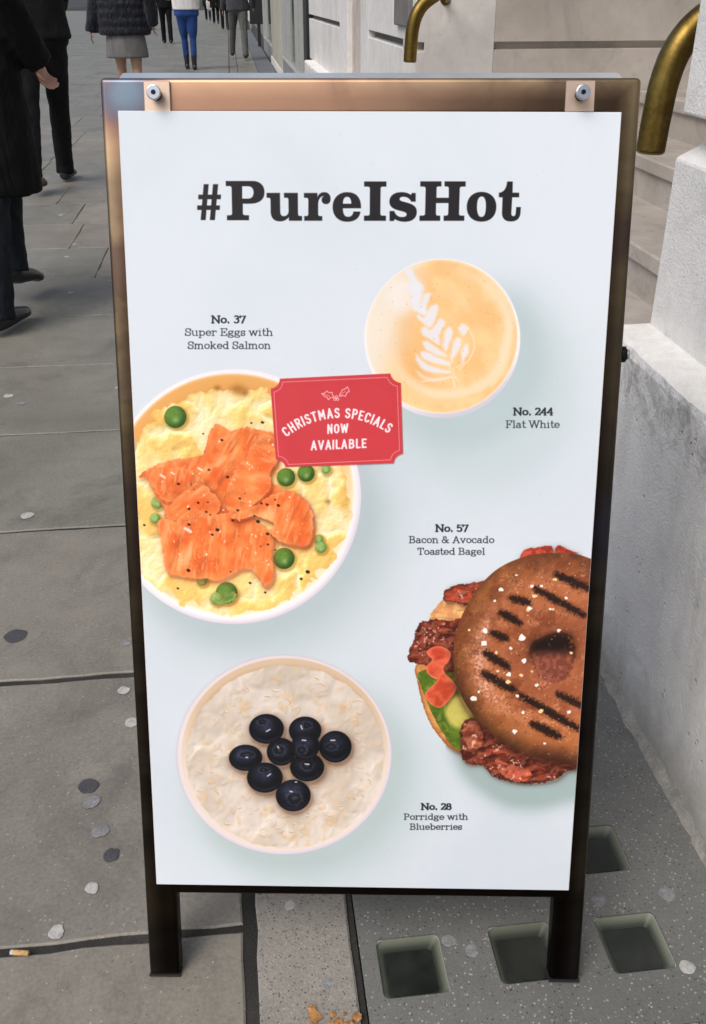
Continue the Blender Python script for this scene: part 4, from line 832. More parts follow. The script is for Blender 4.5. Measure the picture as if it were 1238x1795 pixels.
# brass handrails
mb,nt,b=nodes('aged_brass');co=coords(nt);n1=noise(nt,co,9,5,.6,.5);n2=noise(nt,co,160,3)
c=ramp(nt,n1,[(.3,(.10,.065,.016)),(.5,(.20,.135,.035)),(.72,(.32,.23,.07))]);c=mixc(nt,.4,c,ramp(nt,n2,[(.3,(.3,.3,.3)),(.7,(.7,.7,.7))]),'OVERLAY')
nt.links.new(c,b.inputs['Base Color']);b.inputs['Metallic'].default_value=1;nt.links.new(ramp(nt,n1,[(.3,(.48,.48,.48)),(.7,(.33,.33,.33))]),b.inputs['Roughness']);bump(nt,b,n2,.12,.001)
def curve_tube(name,pts,r,mat,parent,n=20,seg=10,capb=.004):
    P=[]
    Q=[Vector(p) for p in pts]
    for i in range(len(Q)-1):
        a=Q[max(0,i-1)];b_=Q[i];c_=Q[i+1];d=Q[min(len(Q)-1,i+2)]
        for k in range(seg):
            t=k/seg;P.append(.5*((2*b_)+(c_-a)*t+(2*a-5*b_+4*c_-d)*t*t+(-a+3*b_-3*c_+d)*t**3))
    P.append(Q[-1]);bm=bmesh.new();rings=[];up=Vector((0,1,0))
    T=[(P[min(i+1,len(P)-1)]-P[max(i-1,0)]).normalized() for i in range(len(P))]
    seq=[(P[0]+T[0]*0,T[0],r-capb)]+[(P[0]+T[0]*capb,T[0],r)]+[(P[i],T[i],r) for i in range(1,len(P))]
    for p,t,rr in seq:
        a=up.cross(t)
        if a.length<.1: a=Vector((1,0,0)).cross(t)
        a.normalize();b_=t.cross(a);rings.append([bm.verts.new(p+(a*cos(k/n*2*pi)+b_*sin(k/n*2*pi))*rr) for k in range(n)])
    for A,B in zip(rings,rings[1:]):
        for i in range(n): j=(i+1)%n;bm.faces.new((A[i],A[j],B[j],B[i]))
    bm.faces.new(rings[0]);bm.faces.new(rings[-1]);o=bm_obj(name,bm,mat,smooth=True);child(o,parent) if parent else None;return o
def disc(name,c,axis,r,t,mat,parent,n=28):
    bm=bmesh.new();bmesh.ops.create_cone(bm,cap_ends=True,segments=n,radius1=r,radius2=r*.93,depth=t);o=bm_obj(name,bm,mat);o.rotation_euler=Vector(axis).to_track_quat('Z','Y').to_euler();o.location=c
    if parent: o.parent=parent;o.matrix_parent_inverse=Matrix.Translation(parent.location).inverted()
    for p in o.data.polygons: p.use_smooth=len(p.vertices)==4
    return o
def handrail(x,y,z,label,wall_y,fl_x):
    # starts as a plumb end, bends and climbs with the steps (rise .15 in .28)
    e=tag(empty('brass_handrail',(x,y,z)),label,'handrail',None)
    s=.15/.28
    pts=[(x,y,z),(x+.003,y,z+.06),(x+.008,y,z+.118),(x+.022,y,z+.168),(x+.05,y,z+.207),(x+.095,y,z+.238)]
    for q_ in (.05,.12): pts.append((x+.095+q_,y,z+.238+q_*s))
    for k in range(1,9): pts.append((x+.095+k*.28,y,z+.238+k*.28*s))
    curve_tube('rail_tube',pts,.0262,mb,e)
    sg=1 if wall_y>y else -1
    for k in (fl_x,fl_x+1.6):
        disc('wall_flange',(k,wall_y-sg*.004,z+.205+(k-x-.1)*s*.4),(0,-sg,0),.022 if wall_y>y else .03,.008,mb,e)
        curve_tube('bracket_arm',[(k,wall_y,z+.205+(k-x-.1)*s*.4),(k,wall_y-sg*.045,z+.200+(k-x-.1)*s*.4),(k,y,z+.238+(k-x-.095)*s-.02)],.007,mb,e,12,5,.001)
    return e
handrail(.7525,1.75,.940,'thick brass handrail end just right of the sign',1.662,1.35)
handrail(.712,4.12,.952,'brass handrail end farther off on the far side of the steps',4.302,.884)

# ---------------------------------------------------------------- shop front
m_alu=plain('shop_frame_grey',(.46,.47,.45),.45,.2,.08,20)
m_pan=plain('shop_base_grey',(.24,.25,.255),.55,0,.1,12)
m_blk=plain('black_paint',(.012,.012,.014),.5,0,.3,20)
m_beige=stone('beige_pilaster',(.34,.33,.27),(.42,.41,.34),(.48,.47,.42),2,120,.8,.2)
mgl,nt,b=nodes('shop_glass');b.inputs['Base Color'].default_value=(.06,.09,.085,1);b.inputs['Roughness'].default_value=.06;b.inputs['Specular IOR Level'].default_value=.8
m_green=plain('dark_green_plants',(.02,.045,.035),.8,0,.6,6)
shop=tag(empty('shop_front',(.8,16,0)),'grey framed glass shop front beyond the stone building','shop front')
def sb(name,x0,x1,y0,y1,z0,z1,m,b_=0):
    bm=bmesh.new();box(bm,x0,x1,y0,y1,z0,z1);o=bm_obj(name,bm,m);child(o,shop)
    if b_: bev(o,b_)
    return o
sb('base_panel',.72,.9,10.93,14.6,-.01,.40,m_pan);sb('sill',.705,.9,10.93,14.6,.401,.425,m_alu)
for a,c_ in ((10.12,10.55),): sb('jamb',.735,.9,a,c_,-.01,4,m_blk)
sb('window_frame',.72,.8,10.551,10.92,-.01,4,m_alu);sb('window_frame',.716,.8,11.11,11.68,.426,4,m_alu);sb('window_frame',.722,.8,12.95,13.47,.426,4,m_alu);sb('window_frame',.716,.8,13.62,13.9,.426,4,m_alu);sb('window_frame',.718,.8,14.0,14.58,.426,4,m_alu)
sb('window_pane',.745,.76,11.681,12.949,.426,4,mgl);sb('window_pane',.745,.76,13.471,13.619,.426,4,m_blk)
sb('display_plants',.80,.95,11.4,12.9,.85,4,m_green)
sb('beige_pilaster',.79,1.0,16.45,19.9,.12,4,m_beige);sb('pilaster_base',.775,1.0,16.4,20.3,-.01,.119,m_fac)
sb('base_panel',.80,1.0,20.301,25.1,-.01,.26,m_pan);sb('sill',.79,1.0,20.301,25.1,.261,.285,m_alu)
sb('window_frame',.80,.86,22.9,23.5,.286,4,m_alu);sb('window_frame',.80,.86,24.4,25.1,.286,4,m_alu);sb('window_pane',.825,.84,20.31,22.89,.286,4,mgl);sb('window_pane',.825,.84,23.51,24.39,.286,4,mgl);sb('window_frame',.80,.86,19.95,20.299,.286,4,m_alu)
sb('side_wall',.76,1.2,10.101,10.119,-.01,4,m_blk);sb('shop_wall',1.001,1.6,10.12,26,-.01,9,m_fac);sb('fascia',.70,1.0,10.55,26,4.001,5,m_alu)
bb=tag(empty('terrace_of_buildings',(1.2,60,0)),'far row of grey shop fronts down the street','building')
bm=bmesh.new();box(bm,1.05,5,26.1,48,-.01,12);child(bm_obj('wall',bm,m_pan),bb);bm=bmesh.new();box(bm,.95,5,48.01,140,-.01,12);child(bm_obj('wall',bm,m_fac),bb)
sgn=tag(empty('hanging_notice_board',(.75,26.5,0)),'black notice board on a post beside the far shop','sign')
bm=bmesh.new();box(bm,.52,.86,26.5,26.56,.50,1.7,);child(bm_obj('board',bm,m_blk),sgn);bm=bmesh.new();box(bm,.70,.78,26.52,26.58,-.01,.499);child(bm_obj('post',bm,m_blk),sgn)
bp_=tag(empty('white_bollard',(.80,38.5,0)),'slim white post standing by the far shop fronts','bollard')
bm=bmesh.new();bmesh.ops.create_cone(bm,cap_ends=True,segments=16,radius1=.055,radius2=.05,depth=.85);bmesh.ops.translate(bm,vec=(0,0,.425),verts=bm.verts);o=bm_obj('post',bm,m_fac,bp_,smooth=True)
bm=bmesh.new();bmesh.ops.create_cone(bm,cap_ends=True,segments=16,radius1=.062,radius2=.03,depth=.06);bmesh.ops.translate(bm,vec=(0,0,.88),verts=bm.verts);bm_obj('cap',bm,m_fac,bp_,smooth=True)

# ---------------------------------------------------------------- the pavement sign
sign=tag(empty('sandwich_board',(0.107185,0.81579,0)),'pavement sign in a heat-coloured metal frame with hot food poster reading PureIsHot','sign')
sign.rotation_euler=Euler((-0.26741,0,-0.13314),'XYZ')
def steel(name,horizontal=False):
    m,nt,b=nodes(name);co=coords(nt);sp=nt.nodes.new('ShaderNodeSeparateXYZ');nt.links.new(co,sp.inputs[0])
    mp=N(nt,'ShaderNodeMapping');mp.inputs['Scale'].default_value=(1.2,5,6) if horizontal else (6,5,1.2);nt.links.new(co,mp.inputs[0])
    n1=noise(nt,mp.outputs[0],2.2,4,.55,.6);n2=noise(nt,co,110,3);n3=noise(nt,co,7,4,.6,.8)
    xz=N(nt,'ShaderNodeMath',operation='MULTIPLY_ADD');nt.links.new(sp.outputs[0],xz.inputs[0]);xz.inputs[1].default_value=-.45;nt.links.new(sp.outputs[2],xz.inputs[2]);mr=N(nt,'ShaderNodeMapRange');mr.inputs[1].default_value=.55;mr.inputs[2].default_value=1.30;nt.links.new(xz.outputs[0],mr.inputs[0])
    ad=N(nt,'ShaderNodeMath',operation='MULTIPLY_ADD');nt.links.new(n1,ad.inputs[0]);ad.inputs[1].default_value=.5;nt.links.new(mr.outputs[0],ad.inputs[2])
    # oxide colours: straw and copper near the top, brown to blue-black towards the feet
    c=ramp(nt,ad.outputs[0],[(.15,(.022,.020,.018)),(.40,(.070,.056,.038)),(.70,(.125,.098,.060)),(.88,(.27,.205,.125)),(1.,(.46,.345,.22))])
    mix_pur=mixc(nt,mr.outputs[0],(.026,.022,.024),(.13,.08,.075))
    pur=ramp(nt,n3,[(.44,(0,0,0)),(.62,(.8,.8,.8))]);c=mixc(nt,pur,c,mix_pur) if horizontal else mixc(nt,pur,c,(.03,.026,.03),'MIX')
    blue=ramp(nt,noise(nt,co,4.2,2,.5,.4),[(.60,(0,0,0)),(.70,(.7,.7,.7))]);c=mixc(nt,blue,c,(.035,.035,.06))
    ax=N(nt,'ShaderNodeMath',operation='ABSOLUTE');nt.links.new(sp.outputs[0],ax.inputs[0]);wv=N(nt,'ShaderNodeMath',operation='MULTIPLY_ADD');nt.links.new(n3,wv.inputs[0]);wv.inputs[1].default_value=.012;nt.links.new(ax.outputs[0],wv.inputs[2])
    zt_=N(nt,'ShaderNodeMath',operation='SUBTRACT');nt.links.new(sp.outputs[2],zt_.inputs[0]);zt_.inputs[1].default_value=.864;wz=N(nt,'ShaderNodeMath',operation='MULTIPLY_ADD');nt.links.new(n3,wz.inputs[0]);wz.inputs[1].default_value=.012;nt.links.new(zt_.outputs[0],wz.inputs[2])
    mxx=N(nt,'ShaderNodeMath',operation='MAXIMUM');nt.links.new(wv.outputs[0],mxx.inputs[0]);nt.links.new(wz.outputs[0],mxx.inputs[1])
    gr=N(nt,'ShaderNodeMapRange');gr.inputs[1].default_value=.272;gr.inputs[2].default_value=.304;nt.links.new(mxx.outputs[0],gr.inputs[0])
    c=mixc(nt,1.,c,ramp(nt,gr.outputs[0],[(.2,(.34,.29,.28)),(.5,(.66,.60,.56)),(.75,(1.05,1.02,.94)),(.95,(.9,.92,.88))]),'MULTIPLY')  # lighter outer edge, darker inward: rounded tube reflections painted into the colour
    if horizontal:   # torch bloom at the left corner of the top rail
        vd=N(nt,'ShaderNodeVectorMath',operation='DISTANCE');nt.links.new(co,vd.inputs[0]);vd.inputs[1].default_value=(-.268,0,1.146)
        cz=N(nt,'ShaderNodeMapRange');cz.inputs[1].default_value=1.06;cz.inputs[2].default_value=1.12;nt.links.new(sp.outputs[2],cz.inputs[0]);cx_=N(nt,'ShaderNodeMapRange');cx_.inputs[1].default_value=.22;cx_.inputs[2].default_value=-.05;nt.links.new(sp.outputs[0],cx_.inputs[0]);cm=N(nt,'ShaderNodeMath',operation='MULTIPLY');nt.links.new(cz.outputs[0],cm.inputs[0]);nt.links.new(cx_.outputs[0],cm.inputs[1]);c=mixc(nt,mixc(nt,1.,cm.outputs[0],(.6,.6,.6),'MULTIPLY'),c,(.50,.29,.19))
        vw=N(nt,'ShaderNodeMath',operation='MULTIPLY_ADD');nt.links.new(n3,vw.inputs[0]);vw.inputs[1].default_value=.03;nt.links.new(vd.outputs['Value'],vw.inputs[2])
        c=mixc(nt,ramp(nt,vw.outputs[0],[(.035,(1,1,1)),(.072,(0,0,0))]),c,(.12,.065,.09))
        c=mixc(nt,ramp(nt,vw.outputs[0],[(.022,(1,1,1)),(.05,(0,0,0))]),c,(.15,.20,.25))
    nt.links.new(c,b.inputs['Base Color']);b.inputs['Metallic'].default_value=1.;nt.links.new(ramp(nt,n1,[(.3,(.34,.34,.34)),(.7,(.46,.46,.46))]),b.inputs['Roughness'])
    bump(nt,b,n2,.06,.0006);return m
m_st=steel('torched_steel');m_sth=steel('torched_steel_rail',True);m_side=plain('frame_side_steel',(.045,.035,.03),.45,1,.3,8)
def fbar(name,x0,x1,z0,z1,y0=.0025,y1=.0300,m=m_st,w=.0055):
    bm=bmesh.new();box(bm,x0,x1,y0,y1,z0,z1);o=bm_obj(name,bm,m,sign);bev(o,w,4)
    for p in o.data.polygons: p.use_smooth=True
    mm=o.modifiers.new('wn','WEIGHTED_NORMAL');mm.keep_sharp=False;return o
bm=bmesh.new();XS=[-.2962,-.2540,.2575,.2990];ZS=[.006,.1345,.172,1.1215,1.1603]
VV={(i,j,k):bm.verts.new((x,y,z)) for i,x in enumerate(XS) for j,z in enumerate(ZS) for k,y in enumerate((.0025,.03))}
cell=lambda i,j:0<=i<3 and 0<=j<4 and (i!=1 or j in(1,3))
for i in range(3):
    for j in range(4):
        if not cell(i,j): continue
        for k in (0,1): bm.faces.new([VV[q] for q in ((i,j,k),(i+1,j,k),(i+1,j+1,k),(i,j+1,k))])
        for di,dj,a,b_ in ((-1,0,(i,j),(i,j+1)),(1,0,(i+1,j),(i+1,j+1)),(0,-1,(i,j),(i+1,j)),(0,1,(i,j+1),(i+1,j+1))):
            if not cell(i+di,j+dj): bm.faces.new([VV[(*a,0)],VV[(*b_,0)],VV[(*b_,1)],VV[(*a,1)]])
for v in [v for v in bm.verts if not v.link_faces]: bm.verts.remove(v)
bmesh.ops.recalc_face_normals(bm,faces=bm.faces)
fr_=bm_obj('frame',bm,m_sth,sign);bev(fr_,.0055,4)
for p in fr_.data.polygons: p.use_smooth=True
mm=fr_.modifiers.new('wn','WEIGHTED_NORMAL')
m_rub=plain('black_rubber',(.01,.01,.01),.8,0,.2)
for x0,x1 in ((-.2968,-.2534),(.2569,.2996)): fbar('rubber_foot',x0,x1,.003,.0058,.0022,.0303,m_rub,.001)
# rear leaf
rear=[]
RL=Euler((1.75*0.26741,0,0)).to_matrix().to_4x4();RP=Matrix.Translation((0,.0335,1.158))@RL
def rbar(name,x0,x1,z0,z1,y0=0,y1=.0275,m=m_side):
    bm=bmesh.new();box(bm,x0,x1,y0,y1,z0-1.158,z1-1.158);o=bm_obj(name,bm,m,sign);o.matrix_local=RP;bev(o,.004,3);return o
rbar('rear_stile',-.284,-.242,.012,1.1239);rbar('rear_stile',.245,.287,.012,1.1239);m_rt=plain('rear_rail_sky_tint',(.70,.76,.86),.5,.9,.3,5)  # rear top rail pale blue: sky reflection put into the steel colour
rbar('rear_top_rail',-.284,.287,1.124,1.1645,m=m_rt);rbar('rear_bottom_rail',-.2419,.2449,.14,.178)
m_pback=plain('panel_white',(.62,.66,.70),.5,0,.04)
bm=bmesh.new();box(bm,-.272,.275,.0285,.0315,.16-1.158,1.118-1.158);o=bm_obj('rear_panel',bm,m_pback,sign);o.matrix_local=RP
# hinge bolt showing at the right edge
def cyl(name,c,axis,r,t,mat,parent,n=24,r2=None):
    bm=bmesh.new();bmesh.ops.create_cone(bm,cap_ends=True,segments=n,radius1=r,radius2=r if r2 is None else r2,depth=t);o=bm_obj(name,bm,mat,parent);o.rotation_euler=Vector(axis).to_track_quat('Z','Y').to_euler();o.location=c;bev(o,min(r,t)*.18,2)
    for p in o.data.polygons: p.use_smooth=len(p.vertices)==4
    return o
m_zinc=plain('zinc_bolt',(.50,.53,.57),.25,1,.12,60)
m_sock=plain('socket_dark',(.02,.02,.022),.5,1,.2)
hn=cyl('stay_nut',(.3025,.016,.8600),(1,0,0),.0098,.007,m_sock,sign,6);cyl('stay_bolt',(.0,0,.005),(0,0,1),.006,.004,m_zinc,hn,20)
# poster panel with the print
art=paint()
img=bpy.data.images.new('poster_print',AW,AH,alpha=False)
img.pixels.foreach_set(np.concatenate([art,np.ones((AH,AW,1),np.float32)],2).ravel());img.update();img.pack()
def print_mat(name,rough):
    m,nt,b=nodes(name);t=nt.nodes.new('ShaderNodeTexImage');t.image=img;t.interpolation='Cubic';t.extension='EXTEND'
    uv=nt.nodes.new('ShaderNodeUVMap');uv.uv_map='print';nt.links.new(uv.outputs[0],t.inputs[0])
    co=coords(nt);sm=ramp(nt,noise(nt,co,3,5,.6,.5),[(.35,(.93,.94,.95)),(.6,(1,1,1))])
    nt.links.new(mixc(nt,1.,t.outputs[0],sm,'MULTIPLY'),b.inputs['Base Color'])
    nt.links.new(ramp(nt,noise(nt,co,9,5,.6),[(.3,(rough-.08,)*3),(.7,(rough+.08,)*3)]),b.inputs['Roughness']);b.inputs['Specular IOR Level'].default_value=.35
    bump(nt,b,noise(nt,co,5,2),.05,.002);return m
m_print=print_mat('poster_print_vinyl',.42);m_stick=print_mat('sticker_print',.32);m_pedge=plain('panel_edge',(.62,.52,.48),.5,0,.1)
def uvset(me,f):
    uv=me.uv_layers.new(name='print')
    for l in me.loops: x,z=f(me.vertices[l.vertex_index].co);uv.data[l.index].uv=(x,z)
bm=bmesh.new();box(bm,-PW/2,PW/2,-.0018,.0024,0,PH);o=bm_obj('poster_panel',bm,m_print,sign)
uvset(o.data,lambda c:(c.x/PW+.5,c.z/PH));o.data.materials.append(m_pedge)
for p in o.data.polygons: p.material_index=0 if p.normal.y<-.5 else 1
o.location=(PU0,0,PS0);o.rotation_euler=(0,PROT,0);poster=o;bev(o,.0006,1)
ol=[panel_of(x,y) for x,y in sticker_outline()]
bm=bmesh.new();f=bm.faces.new([bm.verts.new((a,-.0021,b_)) for a,b_ in ol]);r=bmesh.ops.extrude_face_region(bm,geom=[f])
for v in [g for g in r['geom'] if isinstance(g,bmesh.types.BMVert)]: v.co.y=-.0026-.0006*max(0,(v.co.x+.06)*6)
s_=bm_obj('sticker',bm,m_stick,poster);s_['label']='red sticker announcing Christmas specials';uvset(s_.data,lambda c:(c.x/PW+.5,c.z/PH))
m_tab=plain('pale_copper_tab',(.60,.46,.36),.42,.8,.10,14)
for u0,u1,ub in ((-.2469,-.2180,-.2328),(.2160,.2478,.2318)):
    bm=bmesh.new();box(bm,u0,u1,-.0012,.0024,1.1243,1.1560);t_=bm_obj('hanging_tab',bm,m_tab,sign);bev(t_,.0006,1)
    bo=cyl('tab_bolt',(ub,-.0075,1.1415),(0,-1,0),.0062,.013,m_sock,t_,24);cyl('bolt_head',(0,0,.0075),(0,0,1),.0078,.005,m_zinc,bo,28);cyl('bolt_socket',(0,0,.0101),(0,0,1),.0028,.0012,m_sock,bo,6)

# small litter
m_cig=plain('cork_paper',(.50,.30,.13),.8,0,.3,200);m_ash=plain('burnt_paper',(.55,.53,.50),.9,0,.3,100)
cg=tag(empty('cigarette_butt',(-.370,.9155,.0045),.0),'squashed tan cigarette butt lying in the slab joint','cigarette butt')
o=cyl('filter',(0,0,0),(1,-.18,0),.0038,.022,m_cig,cg,14);o=cyl('burnt_end',(-.013,.0025,0),(1,-.18,0),.0036,.005,m_ash,cg,14)
m_leaf=plain('rusty_leaf',(.34,.17,.06),.85,0,.5,120,.5)
def scraps(name,pts,label,cat):
    bm=bmesh.new()
    for x,y,r in pts:
        n=9;c=bm.verts.new((x,y,rnd.uniform(.003,.006)));V=[bm.verts.new((x+r*rnd.uniform(.55,1.15)*cos(k/n*2*pi),y+r*rnd.uniform(.55,1.15)*sin(k/n*2*pi),.0016+rnd.uniform(0,.003))) for k in range(n)]
        for k in range(n): bm.faces.new((c,V[k],V[(k+1)%n]))
    return tag(bm_obj(name,bm,m_leaf),label,cat)
scraps('crumbled_leaf',[(.048+rnd.uniform(-.014,.014),.768+rnd.uniform(-.02,.016),rnd.uniform(.004,.010)) for _ in range(16)],'orange brown crumbled leaf on the edging stone, larger clump','leaf')
scraps('crumbled_leaf',[(.082+rnd.uniform(-.014,.014),.762+rnd.uniform(-.014,.012),rnd.uniform(.003,.008)) for _ in range(14)],'orange brown scrap of leaf by the edge of the glass block panel','leaf')

# ---------------------------------------------------------------- people
m_skin=plain('skin',(.42,.24,.17),.55,0,.12,30,.1);m_skin2=plain('skin_tan',(.40,.25,.17),.5,0,.12,20,.05);m_hair=plain('dark_hair',(.03,.02,.015),.6,0,.4,60,.4)
m_coat=cloth('black_wool',(.0045,.0048,.0055),.8,sheen=0);m_trs=cloth('slate_trousers',(.011,.015,.021),.9,sheen=0);m_blkt=cloth('black_trousers',(.0045,.005,.0065),.9,sheen=0);m_puff=cloth('navy_puffer',(.008,.010,.017),1.,rough=.5,fs=22);m_skirt=cloth('grey_skirt',(.13,.13,.13),.2)
m_jean=cloth('blue_jeans',(.014,.045,.17),.7,var=.4);m_gtr=cloth('grey_chinos',(.085,.09,.085),.7);m_gjk=cloth('grey_jacket',(.045,.047,.055),.5);m_white2=cloth('white_top',(.6,.6,.6),.4);m_shoe=plain('black_shoe',(.012,.013,.018),.28,0,.3,10);m_brn=plain('brown_shoe',(.10,.07,.045),.5,0,.3,20);m_bag=cloth('white_bag',(.45,.44,.42),.6)
def ik(A,B,l1,l2,hint):
    A,B=Vector(A),Vector(B);d=B-A;L=min(d.length,(l1+l2)*.9995);d.normalize();B=A+d*L;a=(l1*l1-l2*l2+L*L)/(2*L);h=sqrt(max(l1*l1-a*a,0));hv=Vector(hint);hv=(hv-d*hv.dot(d)).normalized();return A+d*a+hv*h,B
def loft(bm,P,R,n=14,side=Vector((1,0,0))):
    rings=[];P=[Vector(p) for p in P]
    for i,p in enumerate(P):
        t=(P[min(i+1,len(P)-1)]-P[max(i-1,0)]).normalized();a=(side-t*side.dot(t)).normalized();b_=t.cross(a);r=R[i] if isinstance(R[i],tuple) else (R[i],R[i])
        rings.append([bm.verts.new(p+a*cos(k/n*2*pi)*r[0]+b_*sin(k/n*2*pi)*r[1]) for k in range(n)])
    for A,B in zip(rings,rings[1:]):
        for i in range(n): j=(i+1)%n;bm.faces.new((A[i],A[j],B[j],B[i]))
    bm.faces.new(rings[0][::-1]);bm.faces.new(rings[-1])
def ball(bm,c,r):
    bmesh.ops.create_uvsphere(bm,u_segments=16,v_segments=12,radius=1,matrix=Matrix.Translation(c)@Matrix.Diagonal((*r,1)))
def fuse(name,bm,mat,parent,vox,sm=3,disp=0,dscale=.12):
    o=bm_obj(name,bm,mat,parent,smooth=True);r=o.modifiers.new('fuse','REMESH');r.mode='VOXEL';r.voxel_size=vox;r.use_smooth_shade=True
    if sm: s=o.modifiers.new('soften','SMOOTH');s.iterations=sm;s.factor=.6
    if disp:
        t=bpy.data.textures.new(name+'_folds','CLOUDS');t.noise_scale=dscale;t.noise_depth=2;d=o.modifiers.new('folds','DISPLACE');d.texture=t;d.strength=disp;d.mid_level=.5;d.texture_coords='LOCAL'
    return o
def hand(bm,W,d,side,k=1.,curl=.5):
    d=Vector(d).normalized();s=Vector(side);s=(s-d*s.dot(d)).normalized();n_=d.cross(s);W=Vector(W)
    loft(bm,[W-d*.02*k,W+d*.02*k,W+d*.06*k,W+d*.092*k],[(.026*k,.018*k),(.034*k,.015*k),(.042*k,.014*k),(.038*k,.011*k)],12,s)
    for i,(off,L) in enumerate(((-.030,.068),(-.010,.078),(.011,.073),(.030,.056))):
        p=W+d*.088*k+s*off*k;P=[p-d*.02*k];dd=d.copy();q=p
        P.append(q)
        for j in range(3):
            ang=curl*(.55+.25*j);dd=(dd*cos(ang)+n_*sin(ang)).normalized();q=q+dd*L*k*(.42,.33,.25)[j];P.append(q)
        loft(bm,P,[.009*k,.0088*k,.0082*k,.0075*k,.0055*k],8,s)
    p=W+d*.025*k-s*.03*k;q=p+(d*.5-s*.5+n_*.45).normalized()*.038*k;loft(bm,[p+s*.012*k,p,q,q+(d*.8+n_*.5).normalized()*.032*k],[.012*k,.012*k,.0095*k,.007*k],8,n_)
def person(loc,rz,label,h=1.72,fl=(-.09,.2,0),fr=(.09,-.2,.04),hl=(-.30,-.05,.80),hr=(.30,.08,.80),top='coat',top_m=None,hem=.5,legs_m=None,shoe_m=None,shoe2=None,vox=.012,skirt=None,boots=False,bag=None,skin=None,wide=1.,legw=1.,slim=False,hood=False,curl=.5):
    e=tag(empty('person',loc,rz),label,'person','people walking along the pavement');k=h/1.75;skin=skin or m_skin
    sc=lambda v:Vector(v)*k
    hipL,hipR=sc((-.088,0,.93)),sc((.088,0,.93));ank=lambda f:Vector((f[0],f[1],.085*k+f[2]))
    kL,aL=ik(hipL,ank(fl),.44*k,.42*k,(0,1,0));kR,aR=ik(hipR,ank(fr),.44*k,.42*k,(0,1,0))
    shL,shR=sc((-.185*wide,-.01,1.42)),sc((.185*wide,-.01,1.42));eL,wL=ik(shL,hl,.29*k,.26*k,(-.3,-1,0));eR,wR=ik(shR,hr,.29*k,.26*k,(.3,-1,0))
    bm=bmesh.new()
    loft(bm,[sc((0,0,.86)),sc((0,0,.93)),sc((0,0,1.02)),sc((0,.0,1.12)),sc((0,0,1.28)),sc((0,-.01,1.40)),sc((0,-.01,1.47))],[(.13*k,.10*k),(.165*k,.115*k),(.15*k,.10*k),(.135*k,.095*k),(.165*k,.115*k),(.17*k,.095*k),(.07*k,.06*k)],16)
    loft(bm,[sc((0,-.015,1.44)),sc((0,0,1.56))],[.058*k,.052*k]);ball(bm,sc((0,.01,1.64)),(.076*k,.094*k,.118*k));ball(bm,sc((0,.045,1.59)),(.052*k,.06*k,.06*k))
    ball(bm,sc((0,.108,1.615)),(.014*k,.018*k,.022*k));ball(bm,sc((0,.098,1.575)),(.024*k,.012*k,.008*k))
    for s in (-1,1): ball(bm,sc((s*.078,0,1.635)),(.010*k,.020*k,.030*k));ball(bm,sc((s*.03,.088,1.648)),(.013*k,.012*k,.008*k))
    for S,E_,W_,H_,s in ((shL,eL,wL,hl,-1),(shR,eR,wR,hr,1)):
        loft(bm,[S,S.lerp(E_,.4),E_,E_.lerp(W_,.4),W_],[.05*k,.046*k,.038*k,.036*k,.026*k]);dirn=(W_-E_).normalized()
        hand(bm,W_,(dirn+Vector((0,.05,-.5))).normalized(),(0,1,0) if s>0 else (0,1,0),k*.86,curl)
    for Hh,K,A in ((hipL,kL,aL),(hipR,kR,aR)): loft(bm,[Hh+Vector((0,0,.02)),Hh.lerp(K,.5),K,K.lerp(A,.35),A+Vector((0,0,-.03))],[(.088*k*legw,.09*k*legw),.070*k*legw,.052*k,.053*k,.036*k])
    fuse('body',bm,skin,e,min(vox,.0065) if vox<.013 else vox,2)
    bm=bmesh.new();ball(bm,sc((0,-.012,1.665)),(.084*k,.098*k,.112*k));ball(bm,sc((0,-.04,1.60)),(.078*k,.062*k,.09*k));fuse('hair',bm,m_hair,e,max(vox,.012),2)
    if legs_m:
        bm=bmesh.new();tw=1.0 if not slim else .86
        loft(bm,[sc((0,0,1.03)),sc((0,-.005,.95)),sc((0,-.01,.88)),sc((0,0,.83))],[(.155*k,.115*k),(.178*k*wide,.132*k),(.178*k*wide,.13*k),(.14*k,.09*k)],18)
        for Hh,K,A in ((hipL,kL,aL),(hipR,kR,aR)):
            loft(bm,[Hh+Vector((0,-.01,-.02)),Hh.lerp(K,.35),Hh.lerp(K,.7),K,K.lerp(A,.25),K.lerp(A,.6),A.lerp(K,.08)+Vector((0,0,-.015*k)),A+Vector((0,-.005,-.045*k if not slim else .03))],[.096*k*tw*legw,.090*k*tw*legw,.078*k*tw*legw,(.068*k*tw),(.068*k*tw),(.064*k*tw),(.060*k*tw if not slim else .043*k),(.064*k if not slim else .040*k)],16)
        fuse('trousers',bm,legs_m,e,vox,2,.012 if vox<.013 else 0,.07)
    for A,f,K,mm in ((aL,fl,kL,shoe_m or m_shoe),(aR,fr,kR,shoe2 or shoe_m or m_shoe)):
        bm=bmesh.new();tl=f[2]*1.6;H0=A+Vector((0,-.055*k,-.045*k));T0=A+Vector((0,.195*k,-.062*k-min(tl,.05)))
        M0=H0.lerp(T0,.35);M1=H0.lerp(T0,.72)
        loft(bm,[H0+Vector((0,-.012,0)),H0+Vector((0,.01,.0)),M0,M1,T0+Vector((0,-.035,0)),T0],[(.024*k,.030*k),(.034*k,.042*k),(.037*k,.040*k),(.047*k,.027*k),(.042*k,.023*k),(.020*k,.015*k)],14)
        loft(bm,[A+Vector((0,-.01,-.05)),A+Vector((0,-.01,.03 if not boots else .16))],[.042*k,.041*k if not boots else .052*k],14)
        o=fuse('shoe',bm,mm,e,min(vox,.008),2)
    tm=top_m or m_coat
    bm=bmesh.new()
    Z0=hem
    zs=[Z0,Z0+.02,(Z0+.95)/2+.0,.98,1.10,1.28,1.40,1.47];W_=.235 if top=='coat' else .205
